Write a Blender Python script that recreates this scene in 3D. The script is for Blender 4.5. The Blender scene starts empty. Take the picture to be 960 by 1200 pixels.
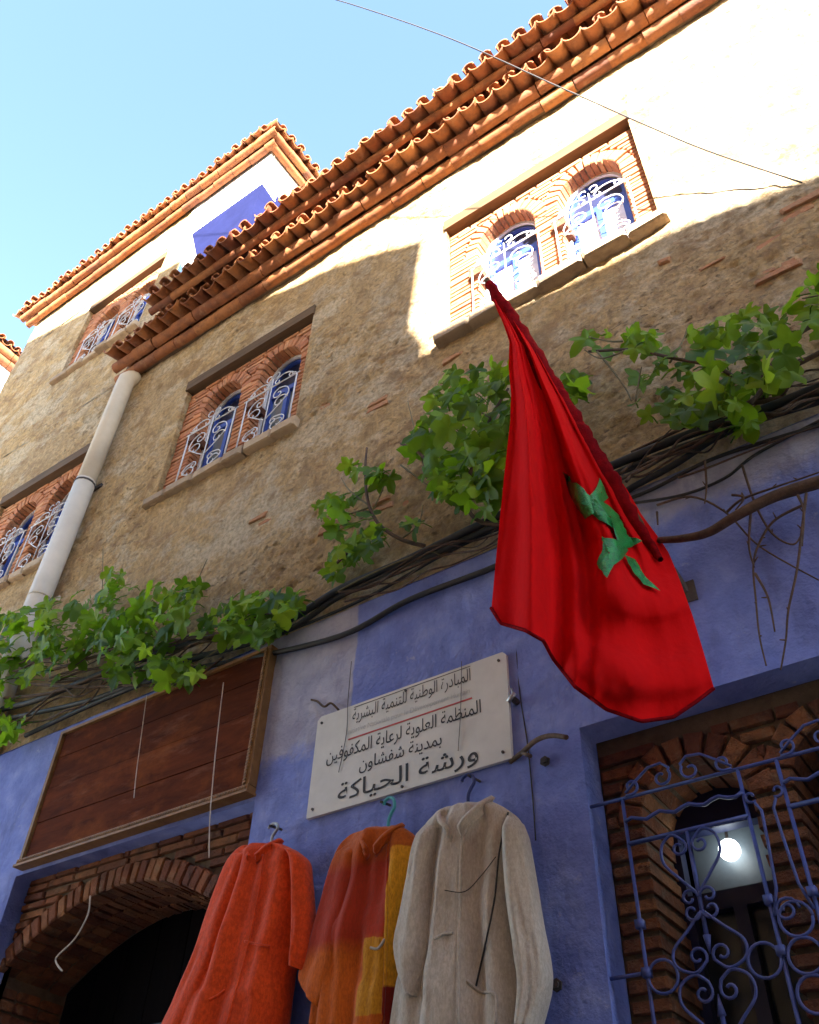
import bpy, math, random
from mathutils import Vector, Matrix, noise
from mathutils.geometry import tessellate_polygon
from mathutils.bvhtree import BVHTree
rnd = random.Random(7)
scene = bpy.context.scene
COL = scene.collection
rad = math.radians

# ------------------------------------------------------------------ camera
R = ((0.81915201, 0.57285723, 0.02871532),
     (-0.3767509, 0.57513052, -0.72614299),
     (-0.43249132, 0.58400297, 0.6869438))
F = 1043.72
CAM = Vector((0, -3.0, 1.5))
cam_d = bpy.data.cameras.new('camera')
cam = bpy.data.objects.new('camera', cam_d); COL.objects.link(cam)
cam_d.sensor_fit = 'VERTICAL'; cam_d.sensor_height = 24; cam_d.lens = F/1200*24
cam_d.clip_start = 0.05; cam_d.clip_end = 2000
cam.matrix_world = Matrix(((R[0][0], -R[1][0], -R[2][0], CAM.x),
                           (R[0][1], -R[1][1], -R[2][1], CAM.y),
                           (R[0][2], -R[1][2], -R[2][2], CAM.z), (0, 0, 0, 1)))
scene.camera = cam

def ray(px, py):
    d = ((px-480)/F, (py-600)/F, 1)
    return Vector([sum(R[k][i]*d[k] for k in range(3)) for i in range(3)])
def at(px, py, y=0.0):            # point of the vertical plane at depth y
    w = ray(px, py); t = (y-CAM.y)/w.y
    return CAM + w*t

# ------------------------------------------------------------------ light
SUN_AZ, SUN_EL = rad(42), rad(22)          # azimuth from -Y towards +X
sdir = Vector((math.sin(SUN_AZ)*math.cos(SUN_EL), -math.cos(SUN_AZ)*math.cos(SUN_EL), math.sin(SUN_EL)))
world = bpy.data.worlds.new('World'); scene.world = world; world.use_nodes = True
wn = world.node_tree
sky = wn.nodes.new('ShaderNodeTexSky'); sky.sky_type = 'NISHITA'; sky.sun_disc = False
sky.sun_elevation = SUN_EL; sky.sun_rotation = math.atan2(sdir.x, sdir.y)
sky.altitude = 600; sky.air_density = 1.0; sky.dust_density = 0.6; sky.ozone_density = 1.3
bg = wn.nodes['Background']; bg.inputs['Strength'].default_value = 0.07
wn.links.new(sky.outputs[0], bg.inputs[0])
sun_d = bpy.data.lights.new('sun', 'SUN'); sun_d.energy = 5.0; sun_d.angle = rad(0.8); sun_d.color = (1.0, 0.93, 0.83)
sun = bpy.data.objects.new('sun', sun_d); COL.objects.link(sun)
sun.rotation_euler = sdir.to_track_quat('Z', 'Y').to_euler(); sun.location = sdir*40
scene.view_settings.view_transform = 'Standard'; scene.view_settings.look = 'None'
scene.view_settings.exposure = 3.72; scene.view_settings.gamma = 1.0
scene.view_settings.use_curve_mapping = False
scene.cycles.max_bounces = 8; scene.cycles.diffuse_bounces = 5
scene.cycles.use_denoising = True
scene.cycles.sample_clamp_indirect = 6

# ------------------------------------------------------------------ materials
def new_mat(name):
    m = bpy.data.materials.new(name); m.use_nodes = True
    nt = m.node_tree; b = nt.nodes['Principled BSDF']
    return m, nt, b
class N:
    def __init__(s, nt):
        s.nt = nt
        s.pos = nt.nodes.new('ShaderNodeNewGeometry')
    def link(s, a, b): s.nt.links.new(a, b)
    def coord(s, scale=(1, 1, 1), loc=(0, 0, 0), rot=(0, 0, 0)):
        m = s.nt.nodes.new('ShaderNodeMapping'); s.link(s.pos.outputs['Position'], m.inputs[0])
        m.inputs['Scale'].default_value = scale; m.inputs['Location'].default_value = loc; m.inputs['Rotation'].default_value = rot
        return m.outputs[0]
    def noise(s, scale, detail=6, rough=.6, vec=None, dist=0):
        n = s.nt.nodes.new('ShaderNodeTexNoise'); n.inputs['Scale'].default_value = scale
        n.inputs['Detail'].default_value = detail; n.inputs['Roughness'].default_value = rough; n.inputs['Distortion'].default_value = dist
        s.link(vec if vec is not None else s.pos.outputs['Position'], n.inputs['Vector'])
        return n.outputs[0]
    def vor(s, scale, feature='F1', vec=None):
        n = s.nt.nodes.new('ShaderNodeTexVoronoi'); n.feature = feature; n.inputs['Scale'].default_value = scale
        s.link(vec if vec is not None else s.pos.outputs['Position'], n.inputs['Vector'])
        return n.outputs[0]
    def ramp(s, fac, stops):
        r = s.nt.nodes.new('ShaderNodeValToRGB'); e = r.color_ramp.elements
        while len(e) < len(stops): e.new(.5)
        for k, (p, c) in enumerate(stops):
            e[k].position = p; e[k].color = (c, c, c, 1) if isinstance(c, (int, float)) else (*c, 1)
        s.link(fac, r.inputs[0]); return r.outputs[0]
    def mix(s, fac, a, b, mode='MIX'):
        n = s.nt.nodes.new('ShaderNodeMix'); n.data_type = 'RGBA'; n.blend_type = mode
        for k, v in ((0, fac), (6, a), (7, b)):
            if hasattr(v, 'links'): s.link(v, n.inputs[k])
            elif isinstance(v, (int, float)) and k == 0: n.inputs[0].default_value = v
            else: n.inputs[k].default_value = (*v, 1)
        return n.outputs[2]
    def math(s, op, a, b=0.0, clamp=False):
        n = s.nt.nodes.new('ShaderNodeMath'); n.operation = op; n.use_clamp = clamp
        for k, v in ((0, a), (1, b)):
            if hasattr(v, 'links'): s.link(v, n.inputs[k])
            else: n.inputs[k].default_value = v
        return n.outputs[0]
    def sep(s):
        n = s.nt.nodes.new('ShaderNodeSeparateXYZ'); s.link(s.pos.outputs['Position'], n.inputs[0]); return n.outputs
    def bump(s, b, h, strength=.5, dist=.02, prev=None):
        n = s.nt.nodes.new('ShaderNodeBump'); n.inputs['Strength'].default_value = strength; n.inputs['Distance'].default_value = dist
        s.link(h, n.inputs['Height'])
        if prev is not None: s.link(prev, n.inputs['Normal'])
        s.link(n.outputs[0], b.inputs['Normal']); return n.outputs[0]
    def step(s, v, lo, hi):
        n = s.nt.nodes.new('ShaderNodeMapRange'); n.interpolation_type = 'SMOOTHSTEP'
        s.link(v, n.inputs[0]); n.inputs[1].default_value = lo; n.inputs[2].default_value = hi
        return n.outputs[0]

def mat_plaster():
    m, nt, b = new_mat('ochre_plaster'); n = N(nt)
    big = n.noise(.9, 5, .6); mid = n.noise(4.5, 8, .68); fine = n.noise(26, 8, .72)
    c = n.ramp(mid, [(.34, (.37, .195, .07)), (.45, (.66, .415, .165)), (.55, (.76, .505, .225)), (.66, (.88, .67, .40))])
    c = n.mix(n.ramp(big, [(.38, 0.0), (.66, .6)]), c, (.62, .45, .26))
    streak = n.noise(3.0, 6, .65, n.coord((2.4, 1, 1.0), (0, 0, 0), (0, .5, 0)))
    c = n.mix(n.ramp(streak, [(.50, 0.0), (.70, .65)]), c, (.30, .175, .07))
    pale = n.noise(2.2, 7, .72, n.coord(loc=(9, 3, 4)))
    c = n.mix(n.ramp(pale, [(.54, 0.0), (.64, .7)]), c, (.72, .60, .42))
    pits = n.noise(17, 5, .7, n.coord((1, 1, 1.7), (3, 3, 3), (0, .6, 0)))
    pm = n.ramp(pits, [(.57, 0.0), (.64, 1.0)])
    pm = n.math('MULTIPLY', pm, n.ramp(n.noise(1.3, 4, .6, n.coord(loc=(6, 2, 9))), [(.40, .05), (.60, 1.0)]))
    c = n.mix(n.math('MULTIPLY', pm, .8), c, (.20, .115, .05))
    c = n.mix(n.ramp(n.noise(1.1, 7, .72, n.coord((1, 1, 1.5), (1, 8, 3))), [(.52, 0.0), (.59, .65)]), c, (.84, .69, .47))
    c = n.mix(n.ramp(n.noise(1.7, 8, .74, n.coord((1, 1, 1.4), (11, 4, 1))), [(.55, 0.0), (.62, .65)]), c, (.36, .20, .08))
    c = n.mix(n.ramp(n.noise(3.1, 8, .74, n.coord((1, 1, 1.9), (21, 4, 7))), [(.645, 0.0), (.68, .6)]), c, (.50, .20, .08))
    c = n.mix(n.ramp(fine, [(.38, .55), (.56, 0.0)]), c, (.28, .17, .08))
    nt.links.new(c, b.inputs['Base Color']); b.inputs['Roughness'].default_value = .95
    p = n.bump(b, mid, 1.0, .16)
    p = n.bump(b, fine, 1.0, .035, p)
    n.bump(b, n.math('SUBTRACT', 1.0, pm), 1.0, .05, p)
    return m
def mat_blue():
    m, nt, b = new_mat('blue_limewash'); n = N(nt)
    big = n.noise(1.6, 6, .62); mid = n.noise(6, 8, .65); fine = n.noise(40, 6, .6)
    c = n.ramp(mid, [(.3, (.125, .17, .47)), (.52, (.18, .235, .58)), (.72, (.27, .325, .64))])
    c = n.mix(n.ramp(big, [(.42, 0.0), (.62, .6)]), c, (.10, .13, .40))
    xyz = n.sep()
    wob = n.math('MULTIPLY', n.math('SUBTRACT', n.noise(7, 6, .65), .5), .30)
    # greyer plaster: strip between board and sign, and ragged band under the ledge
    zz = n.math('ADD', xyz['Z'], wob); xx = n.math('ADD', xyz['X'], n.math('MULTIPLY', wob, .12))
    g1 = n.math('MULTIPLY', n.step(zz, 3.62, 3.72), n.math('MULTIPLY', n.step(xx, -3.3, -3.2), n.math('SUBTRACT', 1.0, n.step(xx, -2.515, -2.5))))
    g2 = n.math('MULTIPLY', n.step(zz, 4.13, 4.3), n.step(xyz['X'], -1.9, -1.2))
    g = n.math('MAXIMUM', g1, g2)
    c = n.mix(n.math('MULTIPLY', g, .85), c, n.ramp(mid, [(.3, (.27, .27, .36)), (.7, (.44, .43, .50))]))
    worn = n.noise(9, 9, .75, n.coord(loc=(5, 1, 8)))
    c = n.mix(n.ramp(worn, [(.62, 0.0), (.70, .6)]), c, (.42, .43, .55))
    dirt = n.noise(2.5, 7, .7, n.coord((2.5, 1, .7), (2, 0, 6)))
    c = n.mix(n.ramp(dirt, [(.54, 0.0), (.74, .6)]), c, (.07, .085, .22))
    nt.links.new(c, b.inputs['Base Color']); b.inputs['Roughness'].default_value = .85
    p = n.bump(b, big, .5, .12); p = n.bump(b, mid, .55, .035, p); n.bump(b, fine, .4, .006, p)
    return m
def mat_island(name, cols, rough=.85, nscale=14, bump=.5, dist=.006, dark=(.1, .06, .04), darkamt=.5, pale=None):
    m, nt, b = new_mat(name); n = N(nt)
    c = n.ramp(n.pos.outputs['Random Per Island'], [(k/(len(cols)-1), q) for k, q in enumerate(cols)])
    mid = n.noise(nscale, 7, .68); fine = n.noise(nscale*5, 5, .6)
    c = n.mix(n.ramp(mid, [(.45, 0.0), (.75, darkamt)]), c, dark)
    if pale: c = n.mix(n.ramp(n.noise(nscale*.8, 6, .7, n.coord(loc=(4, 7, 1))), [(.55, 0.0), (.7, .6)]), c, pale)
    nt.links.new(c, b.inputs['Base Color']); b.inputs['Roughness'].default_value = rough
    p = n.bump(b, mid, bump, dist*3); n.bump(b, fine, bump, dist, p)
    return m
def mat_simple(name, col, rough=.6, var=.25, scale=12, bump=.2, dist=.004, metal=0, spec=.5, coat=0):
    m, nt, b = new_mat(name); n = N(nt)
    f = n.noise(scale, 7, .65)
    lo = tuple(x*(1-var) for x in col); hi = tuple(min(1, x*(1+var*.7)) for x in col)
    nt.links.new(n.ramp(f, [(.3, lo), (.7, hi)]), b.inputs['Base Color'])
    b.inputs['Roughness'].default_value = rough; b.inputs['Metallic'].default_value = metal
    b.inputs['Specular IOR Level'].default_value = spec; b.inputs['Coat Weight'].default_value = coat
    if bump: n.bump(b, n.noise(scale*4, 5, .6), bump, dist)
    return m
def mat_fabric(name, col, col2, scale=160, sheen=.3, blotch=3, rough=.95, trans=0):
    m, nt, b = new_mat(name); n = N(nt)
    c = n.ramp(n.noise(blotch, 6, .6), [(.3, col), (.7, col2)])
    w = n.noise(scale, 4, .7, n.coord((1, 1, .35)))
    c = n.mix(n.ramp(w, [(.35, .35), (.6, 0.0)]), c, tuple(x*.45 for x in col))
    c = n.mix(n.ramp(n.noise(58, 5, .75, n.coord((1.2, 1, .8))), [(.42, .45 if name.startswith('orange') else .22), (.56, 0.0)]), c, tuple(x*.5 for x in col))
    nt.links.new(c, b.inputs['Base Color']); b.inputs['Roughness'].default_value = rough
    b.inputs['Sheen Weight'].default_value = sheen; b.inputs['Specular IOR Level'].default_value = .15
    p = n.bump(b, w, .35, .004); n.bump(b, n.noise(22, 5, .6), .3, .012, p)
    return m
def mat_wood(name, c1, c2, axis_scale=(1.2, 6, 14), rough=.6, worn=None, spec=.3):
    m, nt, b = new_mat(name); n = N(nt); b.inputs['Specular IOR Level'].default_value = spec
    g = n.noise(2.2, 9, .7, n.coord(axis_scale), .6)
    c = n.ramp(g, [(.3, c1), (.7, c2)])
    c2_ = n.mix(n.ramp(n.pos.outputs['Random Per Island'], [(0, 0.0), (1, .45)]), c, tuple(x*.35 for x in c1))
    if worn: c2_ = n.mix(n.ramp(n.noise(3.5, 8, .7, n.coord((.5, 1, 2.2))), [(.56, 0.0), (.7, .5)]), c2_, worn)
    if name.startswith('red'): c2_ = n.mix(n.ramp(n.noise(2.0, 6, .65, n.coord((1, 1, 1.6), (3, 1, 2))), [(.52, 0.0), (.70, .5)]), c2_, (.30, .085, .018))
    nt.links.new(c2_, b.inputs['Base Color']); b.inputs['Roughness'].default_value = rough
    n.bump(b, g, .35, .006)
    return m
M = {}
M['plaster'] = mat_plaster(); M['blue'] = mat_blue()
M['brick'] = mat_island('thin_terracotta_brick', [(.34, .12, .048), (.48, .185, .07), (.40, .145, .065), (.54, .245, .105), (.36, .12, .05)], .92, 14, .6, .005, (.15, .075, .045), .75, (.5, .33, .2))
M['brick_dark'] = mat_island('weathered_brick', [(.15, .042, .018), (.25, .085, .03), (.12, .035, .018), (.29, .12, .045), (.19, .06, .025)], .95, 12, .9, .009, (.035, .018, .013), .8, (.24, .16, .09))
M['brick_worn'] = mat_island('worn_embedded_brick', [(.36, .15, .07), (.44, .19, .085), (.40, .20, .10)], .95, 13, .9, .01, (.30, .19, .09), .8, (.55, .38, .2))
M['mortar'] = mat_simple('sandy_mortar', (.34, .22, .12), .95, .35, 9, .6, .012)
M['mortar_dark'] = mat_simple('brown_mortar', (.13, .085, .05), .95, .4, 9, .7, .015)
M['tile'] = mat_island('roof_tile_clay', [(.19, .055, .018), (.29, .098, .026), (.24, .075, .021), (.36, .14, .042), (.15, .042, .018)], .8, 11, .5, .005, (.05, .018, .012), .75, (.30, .16, .08))
M['white_wall'] = mat_simple('whitewash', (.74, .73, .72), .9, .12, 4, .4, .01)
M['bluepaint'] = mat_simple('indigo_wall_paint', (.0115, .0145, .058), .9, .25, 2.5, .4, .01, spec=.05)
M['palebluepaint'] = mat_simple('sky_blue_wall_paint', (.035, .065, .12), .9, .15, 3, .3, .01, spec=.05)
M['lintel'] = mat_wood('old_beam_wood', (.085, .05, .025), (.17, .10, .05), (1.0, 8, 12), .85)
M['sill'] = mat_island('worn_sill_stone', [(.40, .30, .20), (.30, .21, .13), (.45, .33, .21)], .9, 9, .8, .01, (.14, .09, .06), .6)
M['frame_blue'] = mat_simple('blue_window_paint', (.03, .075, .36), .5, .2, 8, .15, .003)
M['frame_dark'] = mat_simple('dark_blue_paint', (.008, .012, .05), .5, .2, 8, .15, .003)
M['white_trim'] = mat_simple('white_reveal_plaster', (.66, .66, .66), .8, .12, 10, .3, .005)
M['white_iron'] = mat_simple('white_iron_paint', (.62, .61, .62), .5, .2, 30, .2, .002)
M['blue_iron'] = mat_simple('blue_iron_paint', (.045, .062, .22), .5, .3, 25, .3, .002)
M['pane'] = mat_simple('dim_window_glass', (.19, .22, .22), .08, .3, 1.5, 0, spec=.7)
M['curtain'] = mat_simple('white_lace_curtain', (.72, .73, .75), .9, .2, 9, .4, .01)
M['pane_dark'] = mat_simple('dark_window_glass', (.02, .024, .026), .12, .3, 2, 0, spec=.5)
M['milk'] = mat_simple('clouded_transom_panel', (.13, .155, .18), .35, .3, 5, .1)
M['pipe'] = mat_simple('ivory_pipe_plastic', (.60, .53, .43), .55, .18, 2.2, .15, .004)
M['iron'] = mat_simple('rusty_dark_iron', (.06, .045, .04), .7, .4, 30, .3)
M['cable'] = mat_simple('black_cable_rubber', (.018, .017, .018), .6, .3, 20, .2)
M['stem'] = mat_simple('brown_vine_bark', (.10, .06, .038), .9, .45, 30, .5, .006)
M['stem_green'] = mat_simple('green_vine_shoot', (.16, .13, .05), .7, .4, 20, .2)
M['board'] = mat_wood('red_brown_boards', (.065, .015, .007), (.17, .04, .012), (1.2, 6, 7), .9, (.24, .11, .07), .1)
M['mould'] = mat_wood('gilt_moulding_wood', (.22, .10, .03), (.38, .20, .07), (6, 6, 6), .55)
M['sign'] = mat_simple('chalky_sign_paint', (.60, .60, .57), .6, .13, 4, .15, .004)
M['ink'] = mat_simple('black_sign_paint', (.022, .02, .022), .6, .3, 20, 0)
M['ink_grey'] = mat_simple('faded_grey_sign_paint', (.42, .43, .43), .6, .2, 20, 0)
M['ink_red'] = mat_simple('red_sign_paint', (.42, .05, .05), .6, .2, 20, 0)
M['teal'] = mat_simple('teal_plastic', (.05, .33, .38), .4, .15, 20, 0)
M['navy'] = mat_simple('navy_plastic', (.02, .035, .16), .4, .15, 20, 0)
M['steel'] = mat_simple('bare_steel', (.4, .4, .4), .35, .2, 20, 0, metal=.9)
M['string'] = mat_simple('pale_string', (.55, .48, .40), .9, .2, 60, .2)
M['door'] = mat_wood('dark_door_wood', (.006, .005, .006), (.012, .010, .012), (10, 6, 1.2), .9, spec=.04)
M['pave'] = mat_simple('worn_paving_stone', (.26, .23, .20), .9, .3, 3, .4, .01)
M['white_opp'] = mat_simple('ochre_limewash', (.42, .33, .21), .9, .12, 3, .3, .01)
M['orange'] = mat_fabric('orange_wool', (.66, .058, .008), (.80, .085, .012), 140, .15)
M['grey_wool'] = mat_fabric('oatmeal_wool', (.45, .385, .31), (.56, .485, .40), 150, .2)
M['dark_cord'] = mat_simple('black_cord_trim', (.02, .016, .014), .8, .3, 40, 0)
XPL = at(449, 1080, -.24).x
def mat_patch():
    m, nt, b = new_mat('patchwork_wool'); n = N(nt); xyz = n.sep()
    wx = n.math('ADD', xyz['X'], n.math('MULTIPLY', n.math('SUBTRACT', n.noise(9, 3), .5), .05))
    wz = n.math('ADD', xyz['Z'], n.math('MULTIPLY', n.math('SUBTRACT', n.noise(7, 3), .5), .05))
    band = n.math('DIVIDE', n.math('SUBTRACT', wz, 2.2), 1.05, True)
    c = n.ramp(band, [(0, (.58, .12, .012)), (.37, (.58, .12, .012)), (.42, (.40, .035, .012)), (.67, (.36, .034, .013)), (.73, (.46, .085, .01)), (.855, (.48, .10, .012)), (.86, (.74, .34, .02)), (1, (.60, .26, .02))])
    nt.nodes[-1]
    for nd in nt.nodes:
        if nd.bl_idname == 'ShaderNodeValToRGB' and len(nd.color_ramp.elements) == 8: nd.color_ramp.interpolation = 'LINEAR'
    right = n.step(wx, XPL, XPL+.006)
    c = n.mix(right, c, n.ramp(band, [(0, (.25, .02, .015)), (.24, (.25, .02, .015)), (.245, (.74, .34, .02)), (.72, (.74, .34, .02)), (.725, (.48, .11, .012)), (.87, (.48, .11, .012)), (.875, (.60, .27, .02)), (1, (.60, .27, .02))]))
    strip = n.math('MULTIPLY', n.step(wx, XPL-.10, XPL-.094), n.math('MULTIPLY', n.step(wz, 2.36, 2.366), n.math('SUBTRACT', 1.0, n.step(wz, 2.62, 2.626))))
    c = n.mix(n.math('MULTIPLY', strip, n.math('SUBTRACT', 1.0, right)), c, (.58, .25, .016))
    w = n.noise(150, 4, .7, n.coord((1, 1, .35)))
    c = n.mix(n.ramp(w, [(.35, .4), (.6, 0.0)]), c, (.14, .03, .008))
    nt.links.new(c, b.inputs['Base Color']); b.inputs['Roughness'].default_value = .95; b.inputs['Sheen Weight'].default_value = .15
    b.inputs['Specular IOR Level'].default_value = .1
    p = n.bump(b, w, .35, .004); n.bump(b, n.noise(18, 5, .6), .35, .014, p)
    return m
M['patch'] = mat_patch()
def mat_thin(name, stops, scale, trans, rough, island=False, tcol=None, sheen=0):
    m, nt, b = new_mat(name); n = N(nt)
    f = n.pos.outputs['Random Per Island'] if island else n.noise(scale, 5, .6)
    c = n.ramp(f, stops)
    if island: c = n.mix(n.ramp(n.noise(scale, 5, .6), [(.5, 0.0), (.75, .4)]), c, tuple(x*.5 for x in stops[0][1]))
    nt.links.new(c, b.inputs['Base Color']); b.inputs['Roughness'].default_value = rough
    b.inputs['Specular IOR Level'].default_value = .3 if island else .06; b.inputs['Sheen Weight'].default_value = sheen
    t = nt.nodes.new('ShaderNodeBsdfTranslucent'); nt.links.new(n.mix(.5, c, tcol), t.inputs[0])
    mx = nt.nodes.new('ShaderNodeMixShader'); mx.inputs[0].default_value = trans
    out = nt.nodes['Material Output']
    nt.links.new(b.outputs[0], mx.inputs[1]); nt.links.new(t.outputs[0], mx.inputs[2]); nt.links.new(mx.outputs[0], out.inputs[0])
    p = n.bump(b, n.noise(scale*3, 4, .6), .15, .004)
    if not island: n.bump(b, n.noise(9, 5, .6, n.coord((1.6, 1.6, .6))), .5, .02, p)
    return m
M['leaf'] = mat_thin('vine_leaf', [(0, (.025, .075, .008)), (.35, (.075, .17, .010)), (.7, (.16, .30, .014)), (1, (.30, .44, .022))], 8, .5, .5, True, (.36, .62, .015))
M['flag'] = mat_thin('red_flag_cloth', [(.3, (.60, .005, .006)), (.7, (.66, .006, .007))], 30, .22, .9, False, (.75, .005, .005), 0)
M['flag_hem'] = mat_simple('dark_red_sleeve_cloth', (.20, .003, .006), .95, .4, 30, .6, .012, spec=.05)
M['star'] = mat_simple('green_star_satin', (.010, .24, .045), .3, .55, 34, .5, .012)

# ------------------------------------------------------------------ mesh helpers
class MB:
    def __init__(s): s.v = []; s.f = []
    def add(s, vs, fs):
        o = len(s.v); s.v += [tuple(p) for p in vs]; s.f += [tuple(i+o for i in q) for q in fs]
    def box(s, x0, x1, y0, y1, z0, z1):
        s.add([(x0, y0, z0), (x1, y0, z0), (x1, y1, z0), (x0, y1, z0), (x0, y0, z1), (x1, y0, z1), (x1, y1, z1), (x0, y1, z1)],
              [(0, 3, 2, 1), (4, 5, 6, 7), (0, 1, 5, 4), (1, 2, 6, 5), (2, 3, 7, 6), (3, 0, 4, 7)])
    def brick(s, quad, y0, y1, ch=.006, jit=.003):
        q = [(x+rnd.uniform(-jit, jit), z+rnd.uniform(-jit, jit)) for x, z in quad]
        y0 += rnd.uniform(-jit, jit)*1.5
        cx = sum(p[0] for p in q)/4; cz = sum(p[1] for p in q)/4
        def shr(p):
            d = math.hypot(p[0]-cx, p[1]-cz) or 1; k = max(.3, 1-ch*1.5/d)
            return (cx+(p[0]-cx)*k, cz+(p[1]-cz)*k)
        i = [shr(p) for p in q]
        vs = [(p[0], y0, p[1]) for p in i]+[(p[0], y0+ch, p[1]) for p in q]+[(p[0], y1, p[1]) for p in q]
        fs = [(0, 1, 2, 3)]+[(k, k+4, (k+1) % 4+4, (k+1) % 4) for k in range(4)]+[(k+4, k+8, (k+1) % 4+8, (k+1) % 4+4) for k in range(4)]+[(11, 10, 9, 8)]
        s.add(vs, fs)
    def plate(s, outer, holes, y, depth=0, tr=None, cut=True):
        polys = [[Vector((x, z, 0)) for x, z in p] for p in [outer]+holes]
        tris = tessellate_polygon(polys)
        flat = [p for q in polys for p in q]
        T = tr or (lambda x, yy, z: (x, yy, z))
        s.add([T(p.x, y, p.y) for p in flat], tris)
        if depth:
            for h in (holes if cut else [])+[outer]:
                k = len(h)
                s.add([T(x, y, z) for x, z in h]+[T(x, y+depth, z) for x, z in h], [(i, (i+1) % k, (i+1) % k+k, i+k) for i in range(k)])
    def tube(s, pts, r, n=6, closed=False, taper=None, cap=True):
        pts = [Vector(p) for p in pts]; m = len(pts)
        if m < 2: return
        up = Vector((.13, .2, 1)).normalized(); rings = []
        for i in range(m):
            a = pts[(i-1) % m] if (closed or i) else pts[0]; c = pts[(i+1) % m] if (closed or i < m-1) else pts[-1]
            t = c-a
            if t.length < 1e-8: t = Vector((0, 0, 1))
            t.normalize()
            u = up - t*up.dot(t)
            if u.length < .05: u = Vector((1, 0, 0)) - t*t.x
            u.normalize(); up = u; w = t.cross(u)
            rr = r if taper is None else r*(1+(taper-1)*i/(m-1))
            rings.append([pts[i]+(u*math.cos(2*math.pi*k/n)+w*math.sin(2*math.pi*k/n))*rr for k in range(n)])
        vs = [p for g in rings for p in g]; fs = []
        for i in range(m if closed else m-1):
            j = (i+1) % m
            for k in range(n): fs.append((i*n+k, i*n+(k+1) % n, j*n+(k+1) % n, j*n+k))
        if cap and not closed:
            fs.append(tuple(range(n-1, -1, -1))); fs.append(tuple((m-1)*n+k for k in range(n)))
        s.add(vs, fs)
    def grid(s, rows, wrap=False):
        m = len(rows); n = len(rows[0]); fs = []
        for i in range(m-1):
            for k in range(n if wrap else n-1):
                fs.append((i*n+k, i*n+(k+1) % n, (i+1)*n+(k+1) % n, (i+1)*n+k))
        s.add([p for g in rows for p in g], fs)
    def build(s, name, mat, parent=None, smooth=False, label=None):
        me = bpy.data.meshes.new(name); me.from_pydata(s.v, [], s.f)
        me.materials.append(M[mat] if isinstance(mat, str) else mat)
        if smooth:
            for p in me.polygons: p.use_smooth = True
        o = bpy.data.objects.new(name, me); COL.objects.link(o)
        if parent is not None:
            o.parent = parent; o.matrix_parent_inverse = world_mat(parent).inverted()
        if label: o['label'] = label
        return o
def world_mat(o):
    m = o.matrix_basis.copy()
    if o.parent is not None: m = world_mat(o.parent) @ o.matrix_parent_inverse @ m
    return m
def crisp(o, a=38):
    o.data.set_sharp_from_angle(angle=rad(a)); return o
def fixn(o):
    import bmesh
    bm = bmesh.new(); bm.from_mesh(o.data); bmesh.ops.recalc_face_normals(bm, faces=bm.faces); bm.to_mesh(o.data); bm.free(); return o
def empty(name, loc, label, cat, group=None):
    o = bpy.data.objects.new(name, None); COL.objects.link(o); o.location = loc
    o.empty_display_size = .1; tag(o, label, cat, group); return o
def tag(o, label, cat, group=None, kind=None):
    o['label'] = label
    if cat: o['category'] = cat
    if group: o['group'] = group
    if kind: o['kind'] = kind
    return o
def smooth_path(pts, n=8):
    pts = [Vector(p) for p in pts]; out = []
    for i in range(len(pts)-1):
        p0 = pts[max(i-1, 0)]; p1 = pts[i]; p2 = pts[i+1]; p3 = pts[min(i+2, len(pts)-1)]
        for k in range(n):
            t = k/n
            out.append(.5*((2*p1)+(p2-p0)*t+(2*p0-5*p1+4*p2-p3)*t*t+(3*p1-p0-3*p2+p3)*t**3))
    out.append(pts[-1]); return out
def lerp(a, b, t): return a+(b-a)*t
def rect(x0, x1, z0, z1): return [(x0, z0), (x1, z0), (x1, z1), (x0, z1)]

# ------------------------------------------------------------------ ground
g = MB(); g.box(-60, 60, -60, 60, -.3, 0)
tag(g.build('alley_pavement', 'pave'), 'pale worn stone paving of the narrow alley', None, kind='structure')

# ------------------------------------------------------------------ houses
EAVE = 9.0
main = empty('plastered_house', (-1, 0, 0), 'ochre plastered house with blue ground floor, paired arched windows and long clay tiled eaves', 'house')
tower = empty('tower_house', (-7.5, 0, 0), 'taller ochre house left of the drainpipe with whitewashed top and tiled corner eave', 'house')

W1 = dict(x0=-1.97, x1=-.42, z0=6.52, z1=8.06)
W2 = dict(x0=-4.83, x1=-3.32, z0=6.50, z1=8.02)
W3 = dict(x0=-7.72, x1=-6.28, z0=10.12, z1=11.72)
W4 = dict(x0=-7.62, x1=-6.12, z0=6.50, z1=8.02)
def wr(w): return rect(w['x0'], w['x1'], w['z0'], w['z1'])

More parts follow.
